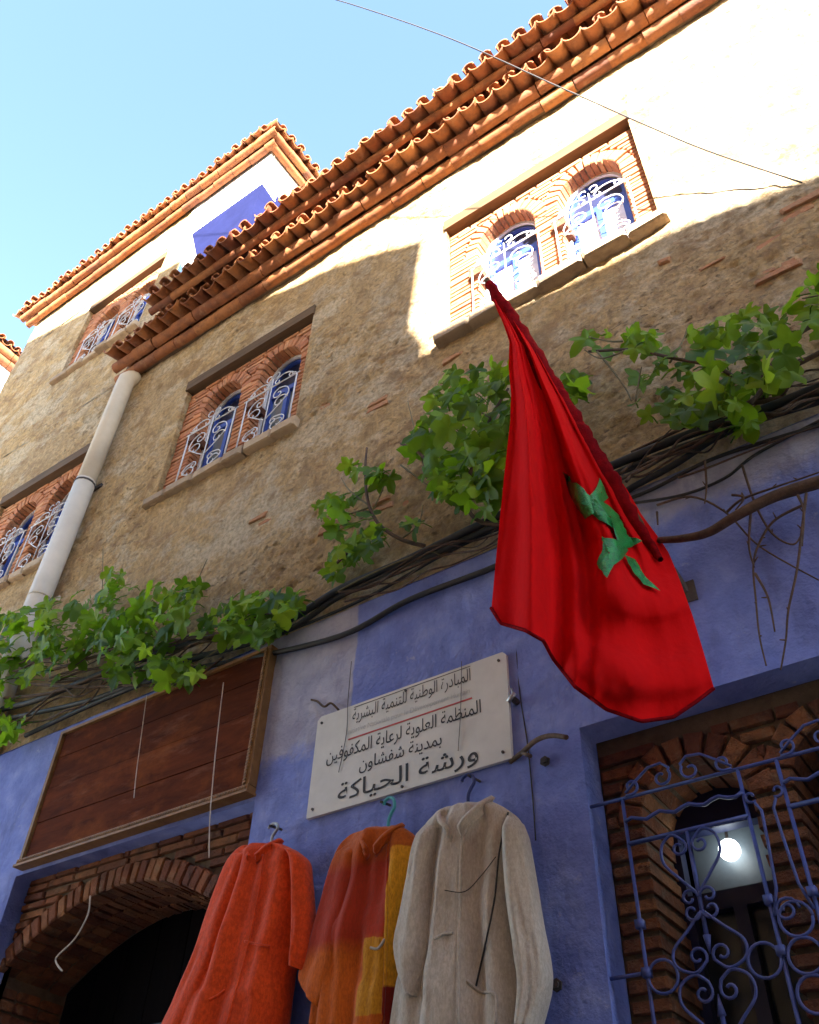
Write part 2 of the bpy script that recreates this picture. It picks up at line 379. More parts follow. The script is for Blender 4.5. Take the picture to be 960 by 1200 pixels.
def rough_wall(mb, x0, x1, z0, z1, holes, y, step, amp, seed, depth=.14, pit=1.0):
    """uneven hand-plastered wall face with rectangular openings and their reveals"""
    def lines(a, b, edges):
        n = max(1, int(round((b-a)/step))); L = [a+(b-a)*k/n for k in range(n+1)]
        for e in edges:
            if a < e < b: L[min(range(1, n), key=lambda k: abs(L[k]-e))] = e
        return L
    X = lines(x0, x1, [e for h in holes for e in h[:2]]); Z = lines(z0, z1, [e for h in holes for e in h[2:]])
    vs = []
    for z in Z:
        for x in X:
            w = 1.0
            for h in holes:
                dx = max(h[0]-x, x-h[1], 0); dz_ = max(h[2]-z, z-h[3], 0); w = min(w, math.hypot(dx, dz_)/.05)
            p = Vector((x*1.0+seed, z*1.25, seed))
            d = noise.fractal(p*1.3, 1.0, 2.0, 5)*1.1 + noise.fractal(p*7, .9, 2.1, 4)*.55
            q = noise.noise(Vector((x*13+seed, z*19, 3))); q2 = noise.noise(Vector((x*26, z*30+seed, 9)))
            msk = max(0.25, min(1.0, .62+1.5*noise.noise(Vector((x*.9+seed, z*1.1, 17)))))
            d = d*(.55+.45*msk)-pit*msk*(max(0, q-.20)*2.4+max(0, q2-.30)*1.5)
            vs.append((x, y-amp*d*w, z))
    n = len(X); fs = []
    for r_ in range(len(Z)-1):
        zc = (Z[r_]+Z[r_+1])/2
        for c in range(n-1):
            xc = (X[c]+X[c+1])/2
            if any(h[0] < xc < h[1] and h[2] < zc < h[3] for h in holes): continue
            fs.append((r_*n+c, r_*n+c+1, (r_+1)*n+c+1, (r_+1)*n+c))
    mb.add(vs, fs)
    for h in holes:
        k = rect(*h); mb.add([(a, y, b) for a, b in k]+[(a, y+depth, b) for a, b in k], [(i_, (i_+1) % 4, (i_+1) % 4+4, i_+4) for i_ in range(4)])
def H(w): return (w['x0'], w['x1'], w['z0'], w['z1'])
mb = MB(); rough_wall(mb, -6.05, 1.3, 4.43, 9.05, [H(W1), H(W2)], 0, .021, .016, 4); rough_wall(mb, 1.3, 4.5, 4.43, 9.05, [], 0, .08, .012, 4)
mb.build('wall', 'plaster', main, True, label='rough ochre plaster upper wall with worn patches of brick')
mb = MB(); rough_wall(mb, -5.75, 0.9, .0, 4.45, [(-4.97, -3.08, -.1, 3.475), (-1.31, -.04, 1.1, 3.34)], -.034, .028, .008, 11, .15, .35); rough_wall(mb, .9, 4.5, 0, 4.45, [], -.034, .1, .006, 11)
mb.add([(-5.75, -.04, 4.45), (4.5, -.04, 4.45), (4.5, .03, 4.47), (-5.75, .03, 4.47)], [(0, 1, 2, 3)])
mb.build('lower_wall', 'blue', main, True, label='blue limewashed ground floor wall')
mb = MB(); rough_wall(mb, -9.35, -6.053, 0, 9.0, [H(W4)], .002, .035, .014, 21)
rough_wall(mb, -9.35, -5.853, 9.0, 11.9, [H(W3)], .002, .035, .012, 23); rough_wall(mb, -9.35, -6.053, 11.9, 12.85, [], .002, .05, .008, 25)
mb.build('wall', 'plaster', tower, True)
mb = MB(); mb.plate(rect(-5.85, -4.65, 9.0, 12.85), [], .004, .2); mb.plate(rect(-6.05, -5.85, 11.9, 12.85), [], .0, .1)
mb.add([(-4.645, .004, 8.5), (-4.645, 4, 8.5), (-4.645, 4, 12.85), (-4.645, .004, 12.85)], [(0, 1, 2, 3)])
mb.build('whitewashed_wall', 'white_wall', tower)
mb = MB(); mb.plate([(-5.83, 11.77), (-5.15, 9.9), (-4.640, 9.9), (-4.640, 11.77)], [], -.004, .012)  # dark indigo area wrapping the tower corner, laid just proud of the wall
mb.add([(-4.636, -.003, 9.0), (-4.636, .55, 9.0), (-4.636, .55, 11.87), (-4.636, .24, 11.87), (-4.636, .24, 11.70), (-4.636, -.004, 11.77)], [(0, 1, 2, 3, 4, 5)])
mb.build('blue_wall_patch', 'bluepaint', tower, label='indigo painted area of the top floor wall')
mb = MB(); mb.plate([(-5.849, 11.1), (-5.848, 9.9), (-5.25, 9.9), (-5.55, 10.5)], [], -.002, .006)  # pale blue area along the left edge of the white wall
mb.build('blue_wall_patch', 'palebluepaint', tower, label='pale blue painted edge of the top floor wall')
# closed bodies behind the fronts
mb = MB(); mb.box(-6.0, 4.5, .62, 5.5, 0, 9.0); mb.build('house_core', 'white_wall', main)
mb = MB(); mb.box(-9.34, -6.06, .5, 5.5, 0, 12.8); mb.box(-6.06, -4.66, .5, 4.0, 9.02, 12.8)
mb.plate([(0.002, 0), (5.5, 0), (5.5, 12.85), (.002, 12.85)], [], -9.351, 0, tr=lambda a, b, c: (b, a, c))
mb.build('house_core', 'white_wall', tower)

# --- eaves
def half_tile(mb, p, ax, side, up, length, r, arc0, arc1, th=.014, taper=.82, n=8):
    """gutter-shaped clay tile starting at p along ax; arc measured from +side towards up"""
    ax, side, up = Vector(ax).normalized(), Vector(side).normalized(), Vector(up).normalized(); p = Vector(p)
    vs = []
    for e, rr in ((0, r), (1, r*taper)):
        for dr in (0, -th*.7):
            for k in range(n+1):
                a = lerp(arc0, arc1, k/n)
                vs.append(p+ax*length*e+side*math.cos(a)*(rr+dr)+up*math.sin(a)*(rr+dr))
    m = n+1; fs = []
    for k in range(n):
        fs += [(k, k+1, 2*m+k+1, 2*m+k), (m+k+1, m+k, 3*m+k, 3*m+k+1), (k+1, k, m+k, m+k+1), (2*m+k, 2*m+k+1, 3*m+k+1, 3*m+k)]
    fs += [(0, 2*m, 3*m, m), (n, m+n, 3*m+n, 2*m+n)]
    mb.add(vs, fs)
def cornice(mb, a, b, out, r, seg=.36):
    """row of half-round tiles laid end to end along a->b"""
    a = Vector(a); b = Vector(b); L = (b-a).length; d = (b-a)/L; k = 0.0
    while k < L-.05:
        l = min(seg*rnd.uniform(.92, 1.06), L-k)
        j = Vector((rnd.uniform(-.006, .006), rnd.uniform(-.006, .006), rnd.uniform(-.006, .006)))
        half_tile(mb, a+d*k+j, d, out, (0, 0, 1), l*1.0, r*rnd.uniform(.95, 1.04), -math.pi*.62, math.pi*.62, taper=.94, n=9)
        k += l+.004
def tile_row(mb, a, b, out, pitch, r, slope=.32, length=.5, off=0.0):
    """scalloped tile ends: channel tiles (U) with cover tiles over the joints, sloping down towards 'out'"""
    a = Vector(a); b = Vector(b); L = (b-a).length; d = (b-a)/L; out = Vector(out)
    ax = (-out+Vector((0, 0, slope))).normalized(); up = d.cross(ax)
    if up.z < 0: up = -up
    n = int(L/pitch)
    for i in range(n+1):
        p = a+d*(i*pitch+rnd.uniform(-.012, .012))+out*rnd.uniform(-.03, .02)+Vector((0, 0, rnd.uniform(-.010, .010)))
        half_tile(mb, p, (ax+d*rnd.uniform(-.06, .06)).normalized(), d, up, length, r*rnd.uniform(.94, 1.05), math.pi*1.03, math.pi*1.97, taper=.85)
        if i < n:
            q = a+d*((i+.5)*pitch+rnd.uniform(-.008, .008))+out*rnd.uniform(-.05, -.005)+up*(r*.10)
            half_tile(mb, q, (ax+d*rnd.uniform(-.07, .07)).normalized(), d, up, length, r*.66*rnd.uniform(.92, 1.08), .03*math.pi, .97*math.pi, taper=.85)

mb = MB()
cornice(mb, (-6.06, -.055, 8.88), (4.4, -.055, 8.88), (0, -1, 0), .066, .30)
cornice(mb, (-6.02, -.155, 8.955), (4.4, -.155, 8.955), (0, -1, 0), .066, .30)
tile_row(mb, (-5.95, -.355, 9.06), (4.4, -.355, 9.06), (0, -1, 0), .158, .086, slope=.22)
cornice(mb, (-5.35, -.36, 9.19), (4.4, -.36, 9.19), (0, -1, 0), .045, .3)
tile_row(mb, (-5.28, -.535, 9.275), (4.4, -.535, 9.275), (0, -1, 0), .158, .088, slope=.22, length=.65)
crisp(mb.build('eave', 'tile', main, True))
mb = MB()
mb.add([(-6.05, -.26, 9.10), (4.5, -.26, 9.10), (4.5, 0.2, 9.2), (-6.05, .2, 9.2)], [(0, 1, 2, 3)])
mb.add([(-5.3, -.42, 9.35), (4.5, -.42, 9.35), (4.5, 3.2, 10.3), (-5.3, 3.2, 10.3)], [(0, 1, 2, 3)])
mb.add([(-6.05, -.05, 9.0), (4.5, -.05, 9.0), (4.5, -.02, 9.3), (-6.05, -.02, 9.3)], [(0, 1, 2, 3)])
mb.add([(-6.05, -.08, 8.84), (4.5, -.08, 8.84), (4.5, 0.01, 8.84), (-6.05, 0.01, 8.84)], [(0, 1, 2, 3)])
mb.build('roof_bed', 'mortar_dark', main)

mb = MB()
X0, X1 = -9.5, -4.5
cornice(mb, (X0, -.05, 12.66), (X1-.02, -.05, 12.66), (0, -1, 0), .064, .3)
cornice(mb, (X0-.05, -.14, 12.74), (X1+.06, -.14, 12.74), (0, -1, 0), .064, .3)
tile_row(mb, (X0-.1, -.28, 12.84), (X1+.08, -.28, 12.84), (0, -1, 0), .158, .08)
cornice(mb, (X1-.1, -.05, 12.66), (X1-.1, 3.5, 12.66), (1, 0, 0), .064, .3)
cornice(mb, (X1-.01, -.12, 12.74), (X1-.01, 3.5, 12.74), (1, 0, 0), .064, .3)
tile_row(mb, (X1+.15, -.16, 12.84), (X1+.15, 3.5, 12.84), (1, 0, 0), .158, .08)
crisp(mb.build('eave', 'tile', tower, True))
mb = MB()
mb.add([(X0, -.2, 12.9), (X1+.08, -.2, 12.9), (X1+.08, 3.6, 12.9), (X0, 3.6, 12.9), ((X0+X1)/2-1, 1.6, 13.4), ((X0+X1)/2+1, 1.6, 13.4)],
       [(0, 1, 2, 3), (0, 1, 5, 4), (1, 2, 5), (2, 3, 4, 5), (3, 0, 4)])
mb.build('roof_bed', 'mortar_dark', tower)

# --- arched window pairs
def arch_pts(cx, hw, zs, rise, z0, n=20):
    return [(cx-hw, z0), (cx+hw, z0)]+[(cx+hw*math.cos(math.pi*k/n), zs+rise*math.sin(math.pi*k/n)) for k in range(n+1)]
def spiral(cx, cz, r0, r1, a0, a1, n=18):
    return [(cx+lerp(r0, r1, k/n)*math.cos(lerp(a0, a1, k/n)), cz+lerp(r0, r1, k/n)*math.sin(lerp(a0, a1, k/n))) for k in range(n+1)]
def brickwork(mb, x0, x1, z0, z1, ops, ring, yf, yin, pitch, th, blen, vpitch):
    """face courses round arched openings + voussoirs running through the reveal"""
    z = z0; row = 0
    while z+th <= z1+.012:
        zc = z+th/2; iv = [(x0, x1, False, False)]
        for (cx, hw, zs, rise, zb) in ops:
            if zc < zb: continue
            if zc < zs: h = hw
            else:
                q = (zc-zs)/(rise+ring); h = (hw+ring)*math.sqrt(max(0, 1-q*q)) if q < 1 else 0
            if h <= 0: continue
            nv = []
            for (a, b, da, db) in iv:
                if cx-h > a+.001 and cx-h < b: nv.append((a, cx-h, da, zc < zs))
                if cx+h < b-.001 and cx+h > a: nv.append((cx+h, b, zc < zs, db))
                if cx-h >= b or cx+h <= a: nv.append((a, b, da, db))
            iv = nv
        for (a, b, da, db) in iv:
            if b-a < .015: continue
            n = max(1, int(round((b-a)/blen))); cuts = [a]+[a+(b-a)*(k+(.5 if row % 2 and n > 1 else 0)*.9/1.0)/n+rnd.uniform(-.01, .01) for k in range(1 if not (row % 2 and n > 1) else 0, n)]+[b]
            cuts = [c for k, c in enumerate(cuts) if k in (0, len(cuts)-1) or a+.02 < c < b-.02]
            for k in range(len(cuts)-1):
                deep = (k == 0 and da) or (k == len(cuts)-2 and db)
                e0 = 0 if k == 0 else .006; e1 = 0 if k == len(cuts)-2 else .006
                mb.brick(rect(cuts[k]+e0, cuts[k+1]-e1, z, z+th), yf, yin if deep else yf+.05)
        z += pitch; row += 1
    for (cx, hw, zs, rise, zb) in ops:
        n = max(8, int(math.pi*(hw+rise)/2/vpitch))
        for k in range(n):
            a0 = math.pi*(k+.1)/n; a1 = math.pi*(k+.9)/n
            def pt(a, d): return (cx+(hw+d)*math.cos(a), zs+(rise+d)*math.sin(a))
            rr = ring*rnd.uniform(.9, 1.02)
            mb.brick([pt(a0, 0), pt(a0, rr), pt(a1, rr), pt(a1, 0)], yf-.004, yin)
def flat_tube(mb, pts, y, r, n=5): mb.tube([(p[0], y, p[1]) for p in pts], r, n)
def white_grille(parent, cx, hw, zb, zt, y):
    mb = MB(); r = .0052; xl, xr = cx-hw-.03, cx+hw+.03
    for x in (xl, xr): mb.tube([(x, y, zb), (x, y, zt)], r*1.25, 6)
    mb.tube([(cx, y, zb), (cx, y, zt+.1)], r, 6)
    mb.tube([(xl-.03, y, zt), (xr+.03, y, zt)], r*1.1, 6)
    mb.tube([(xl, y, zb+.03), (xr, y, zb+.03)], r, 6)
    def both(pts):
        for s in (1, -1): flat_tube(mb, [(q.x, q.y) for q in smooth_path([Vector((cx+s*p[0], p[1], 0)) for p in pts], 3)], y-.004, r*.9)
    w = hw+.02
    both([(w, zt+.02)]+spiral(w-.05, zt+.035, .03, .012, math.pi*1.6, -math.pi*.3, 10))
    both([(w-.02, zt+.03), (w*.7, zt+.075), (w*.45, zt+.09), (w*.22, zt+.07)]+spiral(w*.25, zt+.03, .035, .012, math.pi*.6, math.pi*2.2, 12))
    both(spiral(.035, zt+.13, .045, .02, -math.pi*.6, math.pi*.9, 12))
    h = zt-zb
    # lyre scrolls: two facing S curves, upper and lower
    for z0 in (zb+.36*h, zb+.02*h):
        hh = h*.56 if z0 > zb+.2*h else h*.34
        both([(0.01, z0+.02), (w*.45, z0+hh*.28), (w*.82, z0+hh*.55), (w*.72, z0+hh*.82), (w*.42, z0+hh*.92)]+spiral(w*.38, z0+hh*.74, hh*.17, .014, math.pi*.55, math.pi*2.6, 16))
        both([(w*.8, z0+hh*.5)]+spiral(w*.5, z0+hh*.42, w*.30, .014, .2, math.pi*2.1, 14))
    return mb.build('grille', 'white_iron', parent, True)
def window_pair(house, w, curtain=False, label=None, open_x=None, sillx=.06):
    x0, x1, z0, z1 = w['x0'], w['x1'], w['z0'], w['z1']; W_ = x1-x0
    hw = .24; c1 = x0+.485; c2 = x0+1.155 if open_x is None else open_x
    zs = z0+.95; rise = .29; zb = z0+.03
    ops = [(c1, hw, zs, rise, zb-.05), (c2, hw, zs, rise, zb-.05)]
    yf, yin = .045, .155
    mb = MB(); brickwork(mb, x0+.004, x1-.004, z0+.01, z1-.13, ops, .115, yf, yin, .048, .034, .19, .05)
    win = mb.build('window', 'brick', house, label=label)
    mb = MB()
    mb.plate(rect(x0-.01, x1+.01, z0-.02, z1+.01), [arch_pts(c, hw+.012, zs, rise+.012, zb-.03) for c in (c1, c2)], yf+.022, .10, cut=True)
    mb.build('mortar_bed', 'mortar', win)
    mb = MB(); mb.box(x0-.012, x1+.012, -.02, .12, z1-.105, z1+.02); mb.build('lintel', 'lintel', win)
    mb = MB(); x = x0-.07
    while x < x1+.05:
        l = min(rnd.uniform(.2, .34), x1+.06-x)
        mb.brick([(x+.002, z0-.075+rnd.uniform(-.012, .012)), (x+l-.003, z0-.075+rnd.uniform(-.012, .012)), (x+l-.003, z0+.008), (x+.002, z0+.008)], -.07+rnd.uniform(-.015, .012), .2, .014, .007); x += l
    mb.build('sill', 'sill', win)
    for c in (c1, c2):
        mb = MB(); mb.box(c-hw-.055, c-hw+.045, .01, .17, z0+.60, z0+.675); mb.build('impost_block', 'brick_dark', win)
    for c in (c1, c2):
        mb = MB(); mb.plate(arch_pts(c, hw+.01, zs, rise+.01, zb-.03), [arch_pts(c, hw-.022, zs, rise-.022, zb+.0)], yin-.004, .02); mb.build('reveal_trim', 'white_trim', win)
        ztr = zs-.10
        mb = MB(); fw = .038; h2 = hw-.03
        mb.plate(arch_pts(c, h2, zs, rise-.03, zb), [rect(c-h2+fw, c-.02, zb+fw, ztr-.03), rect(c+.02, c+h2-fw, zb+fw, ztr-.03), [(c-h2+fw*.5, ztr+.03), (c+h2-fw*.5, ztr+.03)]+[(c+(h2-fw*.5)*math.cos(math.pi*k/12), zs+(rise-.03-fw*.5)*math.sin(math.pi*k/12)) for k in range(13)]], yin+.02, .045)
        fr = mb.build('frame', 'frame_blue', win)
        mb = MB(); mb.plate([(c-h2+.01, ztr), (c+h2-.01, ztr)]+[(c+(h2-.01)*math.cos(math.pi*k/12), zs+(rise-.04)*math.sin(math.pi*k/12)) for k in range(13)], [], yin+.05)
        mb.build('pane', 'frame_dark', fr, label='dark blue arched upper panel')
        mb = MB(); mb.plate(rect(c-h2+.01, c+h2-.01, zb+.01, ztr), [], yin+.05); mb.build('pane', 'curtain' if curtain else 'pane', fr)
        white_grille(win, c, hw, zb+.005, z0+.69, .012)
    return win
window_pair(main, W1, True, 'sunlit pair of brick arched windows with white scroll grilles')
window_pair(main, W2, False, 'shaded pair of brick arched windows with blue frames and white scroll grilles')
window_pair(tower, W3, False, 'high pair of arched windows with white grilles below the white top floor')
window_pair(tower, W4, False, 'pair of arched windows half hidden by the drainpipe')

# exposed bricks showing through the ochre plaster
for (px, py, n, l) in ((930, 246, 2, .24), (945, 205, 1, .2), (850, 300, 1, .16), (905, 318, 2, .2), (440, 478, 3, .18), (312, 605, 2, .16), (385, 470, 2, .13), (480, 640-60, 2, .2), (400, 610, 3, .22), (455, 585, 2, .16), (260, 660, 1, .2), (530, 420, 1, .15), (905, 250+30, 1, .18), (790, 300, 1, .1), (690, 345, 1, .09)):
    p = at(px, py); mb = MB()
    for k in range(n):
        dx = rnd.uniform(-.08, .08); zz = p.z+(k-n/2)*.062
        mb.brick(rect(p.x+dx-l/2*rnd.uniform(.7, 1.1), p.x+dx+l/2*rnd.uniform(.7, 1.1), zz, zz+rnd.uniform(.032, .045)), -.002, .03, .008, .013)
    mb.build('exposed_brick', 'brick_worn', main)

# --- doorway with segmental brick arch
def seg_arch(cx, zc, k, x): return zc-k*(x-cx)**2
mb = MB(); cxD, zD, kD, hwD = -4.09, 3.285, .40, .90
def dz(x): return seg_arch(cxD, zD, kD, x)
n = 30
for i in range(n):
    a, b = cxD-hwD+2*hwD*(i+.08)/n, cxD-hwD+2*hwD*(i+.92)/n
    def nrm(x):
        s = -2*kD*(x-cxD); L = math.hypot(1, s); return (-s/L, 1/L)
    na, nb = nrm(a), nrm(b); t = .115*rnd.uniform(.92, 1.03)
    mb.brick([(a, dz(a)), (b, dz(b)), (b+nb[0]*t, dz(b)+nb[1]*t), (a+na[0]*t, dz(a)+na[1]*t)], .045, .16, .008, .004)
    for yy in (.165, .285, .405):     # soffit courses behind the face ring
        mb.brick([(a, dz(a)+rnd.uniform(-.008, .004)), (b, dz(b)+rnd.uniform(-.008, .004)), (b, dz(b)+.05), (a, dz(a)+.05)], yy, yy+.11, .006, .004)
z = .05
while z < 2.93:
    for (xa, xb) in ((-4.965, cxD-hwD+rnd.uniform(-.015, .02)), (cxD+hwD-rnd.uniform(-.015, .02), -3.085)):
        for yy in (.05, .21, .37): mb.brick(rect(xa, xb, z, z+.043), yy, yy+.15, .01, .005)
    z += .06
z = 2.95
while z < 3.45:
    for sx in (-1, 1):
        for (xa, xb) in (((-4.965, -4.09) if sx < 0 else (-4.09, -3.085)),):
            # clip at the outside of the ring
            dd = (zD+.115-z)/kD
            h = math.sqrt(dd)*1.06 if dd > 0 else 0
            a, b = (xa, min(xb, cxD-h)) if sx < 0 else (max(xa, cxD+h), xb)
            k = a
            while k < b-.03:
                l = min(rnd.uniform(.18, .26), b-k); mb.brick(rect(k+.004, k+l-.004, z, z+.036), .06, .14, .007, .004); k += l
    z += .05
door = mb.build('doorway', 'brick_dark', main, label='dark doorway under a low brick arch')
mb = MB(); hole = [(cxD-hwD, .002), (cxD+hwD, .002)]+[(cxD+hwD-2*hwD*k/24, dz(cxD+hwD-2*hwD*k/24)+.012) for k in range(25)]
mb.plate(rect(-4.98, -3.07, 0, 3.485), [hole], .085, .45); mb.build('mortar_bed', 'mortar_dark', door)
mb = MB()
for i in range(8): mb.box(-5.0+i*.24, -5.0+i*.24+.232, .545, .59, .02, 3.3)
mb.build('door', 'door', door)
mb = MB(); mb.box(-3.83, -3.75, .5, .543, .02, 3.24); mb.box(-4.98, -3.1, .5, .543, 2.64, 2.72); mb.build('door_frame', 'frame_dark', door)

# --- grilled ground floor window with brick arches
mb = MB(); opsR = [(-.955, .205, 2.97, .20, 1.2), (-.395, .205, 2.97, .20, 1.2)]
brickwork(mb, -1.305, -.045, 1.12, 3.32, opsR, .105, .105, .42, .064, .041, .17, .062)
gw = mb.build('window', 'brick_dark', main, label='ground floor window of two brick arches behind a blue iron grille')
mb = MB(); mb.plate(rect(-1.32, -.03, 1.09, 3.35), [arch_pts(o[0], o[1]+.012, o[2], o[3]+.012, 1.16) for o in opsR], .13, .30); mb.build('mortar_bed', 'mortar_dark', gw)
for (cx, hw, zs, rise, zb) in opsR:
    mb = MB(); h2 = hw+.02
    mb.plate(arch_pts(cx, h2, zs, rise+.02, 1.16), [rect(cx-h2+.05, cx-.025, 1.25, 2.72), rect(cx+.025, cx+h2-.05, 1.25, 2.72), rect(cx-h2+.04, cx+h2-.04, 2.785, 3.02)], .40, .06)
    fr = mb.build('frame', 'frame_dark', gw)
    mb = MB(); mb.plate(rect(cx-h2+.04, cx+h2-.04, 1.2, 2.74), [], .445); mb.build('pane', 'pane_dark', fr)
    if cx < -.6:
        mb = MB(); mb.plate(rect(cx-h2+.04, cx+h2-.04, 2.74, 3.06), [], .52); mb.build('pane', 'milk', fr, label='clouded grey transom panel lit by the lamp')
    else:
        mb = MB(); mb.plate(rect(cx-h2+.04, cx+h2-.04, 2.75, 3.06), [], .445); mb.build('pane', 'pane_dark', fr)
# blue iron grille
mb = MB(); yg = -.015; r = .007
def bar(p, q, rr=r): mb.tube([(p[0], yg, p[1]), (q[0], yg, q[1])], rr, 6)
def sc(pts, rr=.0052): mb.tube([(p[0], yg-.006, p[1]) for p in pts], rr, 6)
bar((-1.33, 3.015), (-.02, 3.015)); bar((-1.33, 2.42), (-1.18, 2.42)); bar((-.17, 2.42), (-.02, 2.42)); bar((-1.33, 1.5), (-.02, 1.5))
for x in (-1.18, -.745, -.61, -.17): bar((x, 1.14), (x, 3.015))
for cx in (-.9625, -.39):
    hwp = .2175
    bar((cx-hwp, 2.845), (cx+hwp, 2.845), .009)
    sc([(cx-hwp+2*hwp*k/16, 2.925+.009*math.sin(k*1.6)) for k in range(17)], .007)
    bar((cx, 2.845), (cx, 2.47), .008)
    for s in (1, -1):
        X = lambda pts: [(cx+s*a, b) for a, b in pts]
        # crest over the top bar
        sc(X([(.2, 3.02)]+spiral(.175, 3.05, .03, .012, -math.pi*.5, -math.pi*2.2, 12)))
        sc(X([(.20, 3.03), (.15, 3.07), (.10, 3.105), (.05, 3.11), (.022, 3.085)]+spiral(.055, 3.055, .036, .012, math.pi*.8, math.pi*2.7, 16)))
        # heart
        sc(X(smooth_path([Vector((.006, 2.635, 0)), Vector((.055, 2.69, 0)), Vector((.10, 2.75, 0)), Vector((.095, 2.81, 0)), Vector((.055, 2.838, 0)), Vector((.018, 2.81, 0))], 5) and [(p.x, p.y) for p in smooth_path([Vector((.006, 2.635, 0)), Vector((.055, 2.69, 0)), Vector((.10, 2.75, 0)), Vector((.095, 2.81, 0)), Vector((.055, 2.838, 0)), Vector((.018, 2.81, 0))], 5)]+spiral(.038, 2.79, .028, .01, math.pi*.9, math.pi*2.8, 14)))
        sc(X(spiral(.032, 2.62, .03, .01, math.pi*1.0, -math.pi*.9, 12))); sc(X(spiral(.032, 2.575, .03, .01, math.pi*1.0, math.pi*2.9, 12)))
        # onion
        sc(X([(p.x, p.y) for p in smooth_path([Vector((.008, 2.57, 0)), Vector((.06, 2.52, 0)), Vector((.115, 2.47, 0)), Vector((.112, 2.42, 0)), Vector((.055, 2.395, 0)), Vector((.012, 2.425, 0))], 5)]+spiral(.04, 2.44, .03, .01, math.pi*1.0, -math.pi*.8, 12)))
        sc(X(spiral(.163, 2.40, .05, .05, 0, 2*math.pi, 20)))
        sc(X([(p.x, p.y) for p in smooth_path([Vector((.006, 2.19, 0)), Vector((.06, 2.25, 0)), Vector((.115, 2.31, 0)), Vector((.11, 2.365, 0)), Vector((.06, 2.39, 0)), Vector((.02, 2.365, 0))], 5)]+spiral(.042, 2.335, .03, .01, math.pi*.9, math.pi*2.8, 12)))
        for zc in (2.04, 1.80): sc(X(spiral(.10, zc, .09, .03, -math.pi*.5, math.pi*1.4, 20)))
    bar((cx, 2.30), (cx, 1.14), .008)
    mb.tube([(cx, yg, 2.50), (cx, yg, 2.47), (cx, yg, 2.445)], .014, 6, taper=.1)
    mb.tube([(cx, yg, 2.27), (cx, yg, 2.30), (cx, yg, 2.33)], .014, 6, taper=.1)
# narrow centre panel
for cx in (-.6775,):
    for s in (1, -1):
        sc([(cx+s*a, b) for a, b in [(.06, 2.52), (.035, 2.60), (.025, 2.75), (.02, 2.85), (.035, 2.88)]+spiral(.045, 2.905, .022, .009, -math.pi*.7, math.pi*1.0, 10)])
    sc(spiral(cx, 2.50, .052, .05, 0, 2*math.pi, 20)); sc(spiral(cx, 2.395, .052, .05, 0, 2*math.pi, 20)); sc(spiral(cx, 2.29, .052, .05, 0, 2*math.pi, 20)); sc(spiral(cx-.02, 2.53, .04, .01, 0, math.pi*3, 20))
for x in (-1.18, -.745, -.61, -.17):
    for z_ in (2.42, 2.57): mb.box(x-.014, x+.014, yg-.014, yg+.014, z_-.014, z_+.014)
mb.build('grille', 'blue_iron', gw, True)
mb = MB(); mb.box(-1.6, 0.2, .6, .66, 1.0, 3.3); mb.build('room_wall', 'pane_dark', gw)

# lamp glowing in the transom
lp = at(855, 996, .47)
mb = MB(); rows = []
for i in range(9):
    a = math.pi*i/8; rows.append([(lp.x+.042*math.sin(a)*math.cos(b), lp.y+.042*math.sin(a)*math.sin(b), lp.z+.042*math.cos(a)) for b in [2*math.pi*k/16 for k in range(16)]])
mb.grid(rows, True)
mg, nt, b = new_mat('lit_globe'); b.inputs['Emission Color'].default_value = (.9, 1, 1, 1); b.inputs['Emission Strength'].default_value = .6; M['glow'] = mg
lamp = mb.build('lamp', 'glow', None, True); tag(lamp, 'small round lamp glowing white inside the ground floor window behind the blue grille', 'lamp')
mb = MB(); mb.tube([lp+Vector((0, 0, .04)), lp+Vector((0, .01, .1)), lp+Vector((0, .05, .19))], .006); mb.build('lamp_cord', 'iron', lamp)
ld = bpy.data.lights.new('lamp_light', 'POINT'); ld.energy = .03; ld.shadow_soft_size = .04; ld.color = (.92, 1, 1)
lo = bpy.data.objects.new('lamp_light', ld); COL.objects.link(lo); lo.location = lp+Vector((0, -.052, 0)); lo.parent = lamp

# --- far house at the left edge
far = empty('far_house', (-12, 2, 0), 'sunlit white house at the far left edge with a short run of clay eave tiles', 'house')
mb = MB(); mb.box(-17, -12, -.3, 5, 0, 14.55); mb.build('wall', 'white_wall', far)
mb = MB()
cornice(mb, (-11.97, -.35, 14.35), (-11.97, 5, 14.35), (1, 0, 0), .09); cornice(mb, (-11.88, -.35, 14.47), (-11.88, 5, 14.47), (1, 0, 0), .09)
tile_row(mb, (-11.72, -.4, 14.6), (-11.72, 5, 14.6), (1, 0, 0), .17, .09); crisp(mb.build('eave', 'tile', far, True))
mb = MB(); mb.add([(-11.8, -.4, 14.66), (-11.8, 5, 14.66), (-14.5, 5, 15.4), (-14.5, -.4, 15.4)], [(0, 1, 2, 3)]); mb.build('roof_bed', 'mortar_dark', far)

# --- houses across the alley (behind the camera); their rooflines shade the front
WS = 3.9; tS = WS/abs(sdir.y); SX, SZ = sdir.x*tS, sdir.z*tS
def opp(name, prof, label, depth=3):
    pr = [(x+SX, z+SZ) for x, z in prof]
    poly = [(pr[0][0], 0), (pr[-1][0], 0)]+pr[::-1]
    h = empty(name, ((poly[0][0]+poly[1][0])/2, -WS, 0), label, 'house')
    mb = MB(); mb.plate(poly, [], -WS, -depth)
    mb.plate(poly, [], -WS-depth); mb.build('wall', 'white_opp', h)
    xa, xb = poly[0][0], poly[1][0]; k = xa+1
    while k < xb-1.4:
        for zz in (1.2, 4.2):
            mb = MB(); mb.box(k, k+.9, -WS-.02, -WS+.05, zz, zz+1.3); mb.build('window', 'frame_blue', h)
        k += 2.6
opp('cream_house', [(-2.15, 6.5), (-.41, 6.36), (.42, 6.16), (3, 6.0), (12, 6.0)], 'lower cream house across the alley with a flat roof')
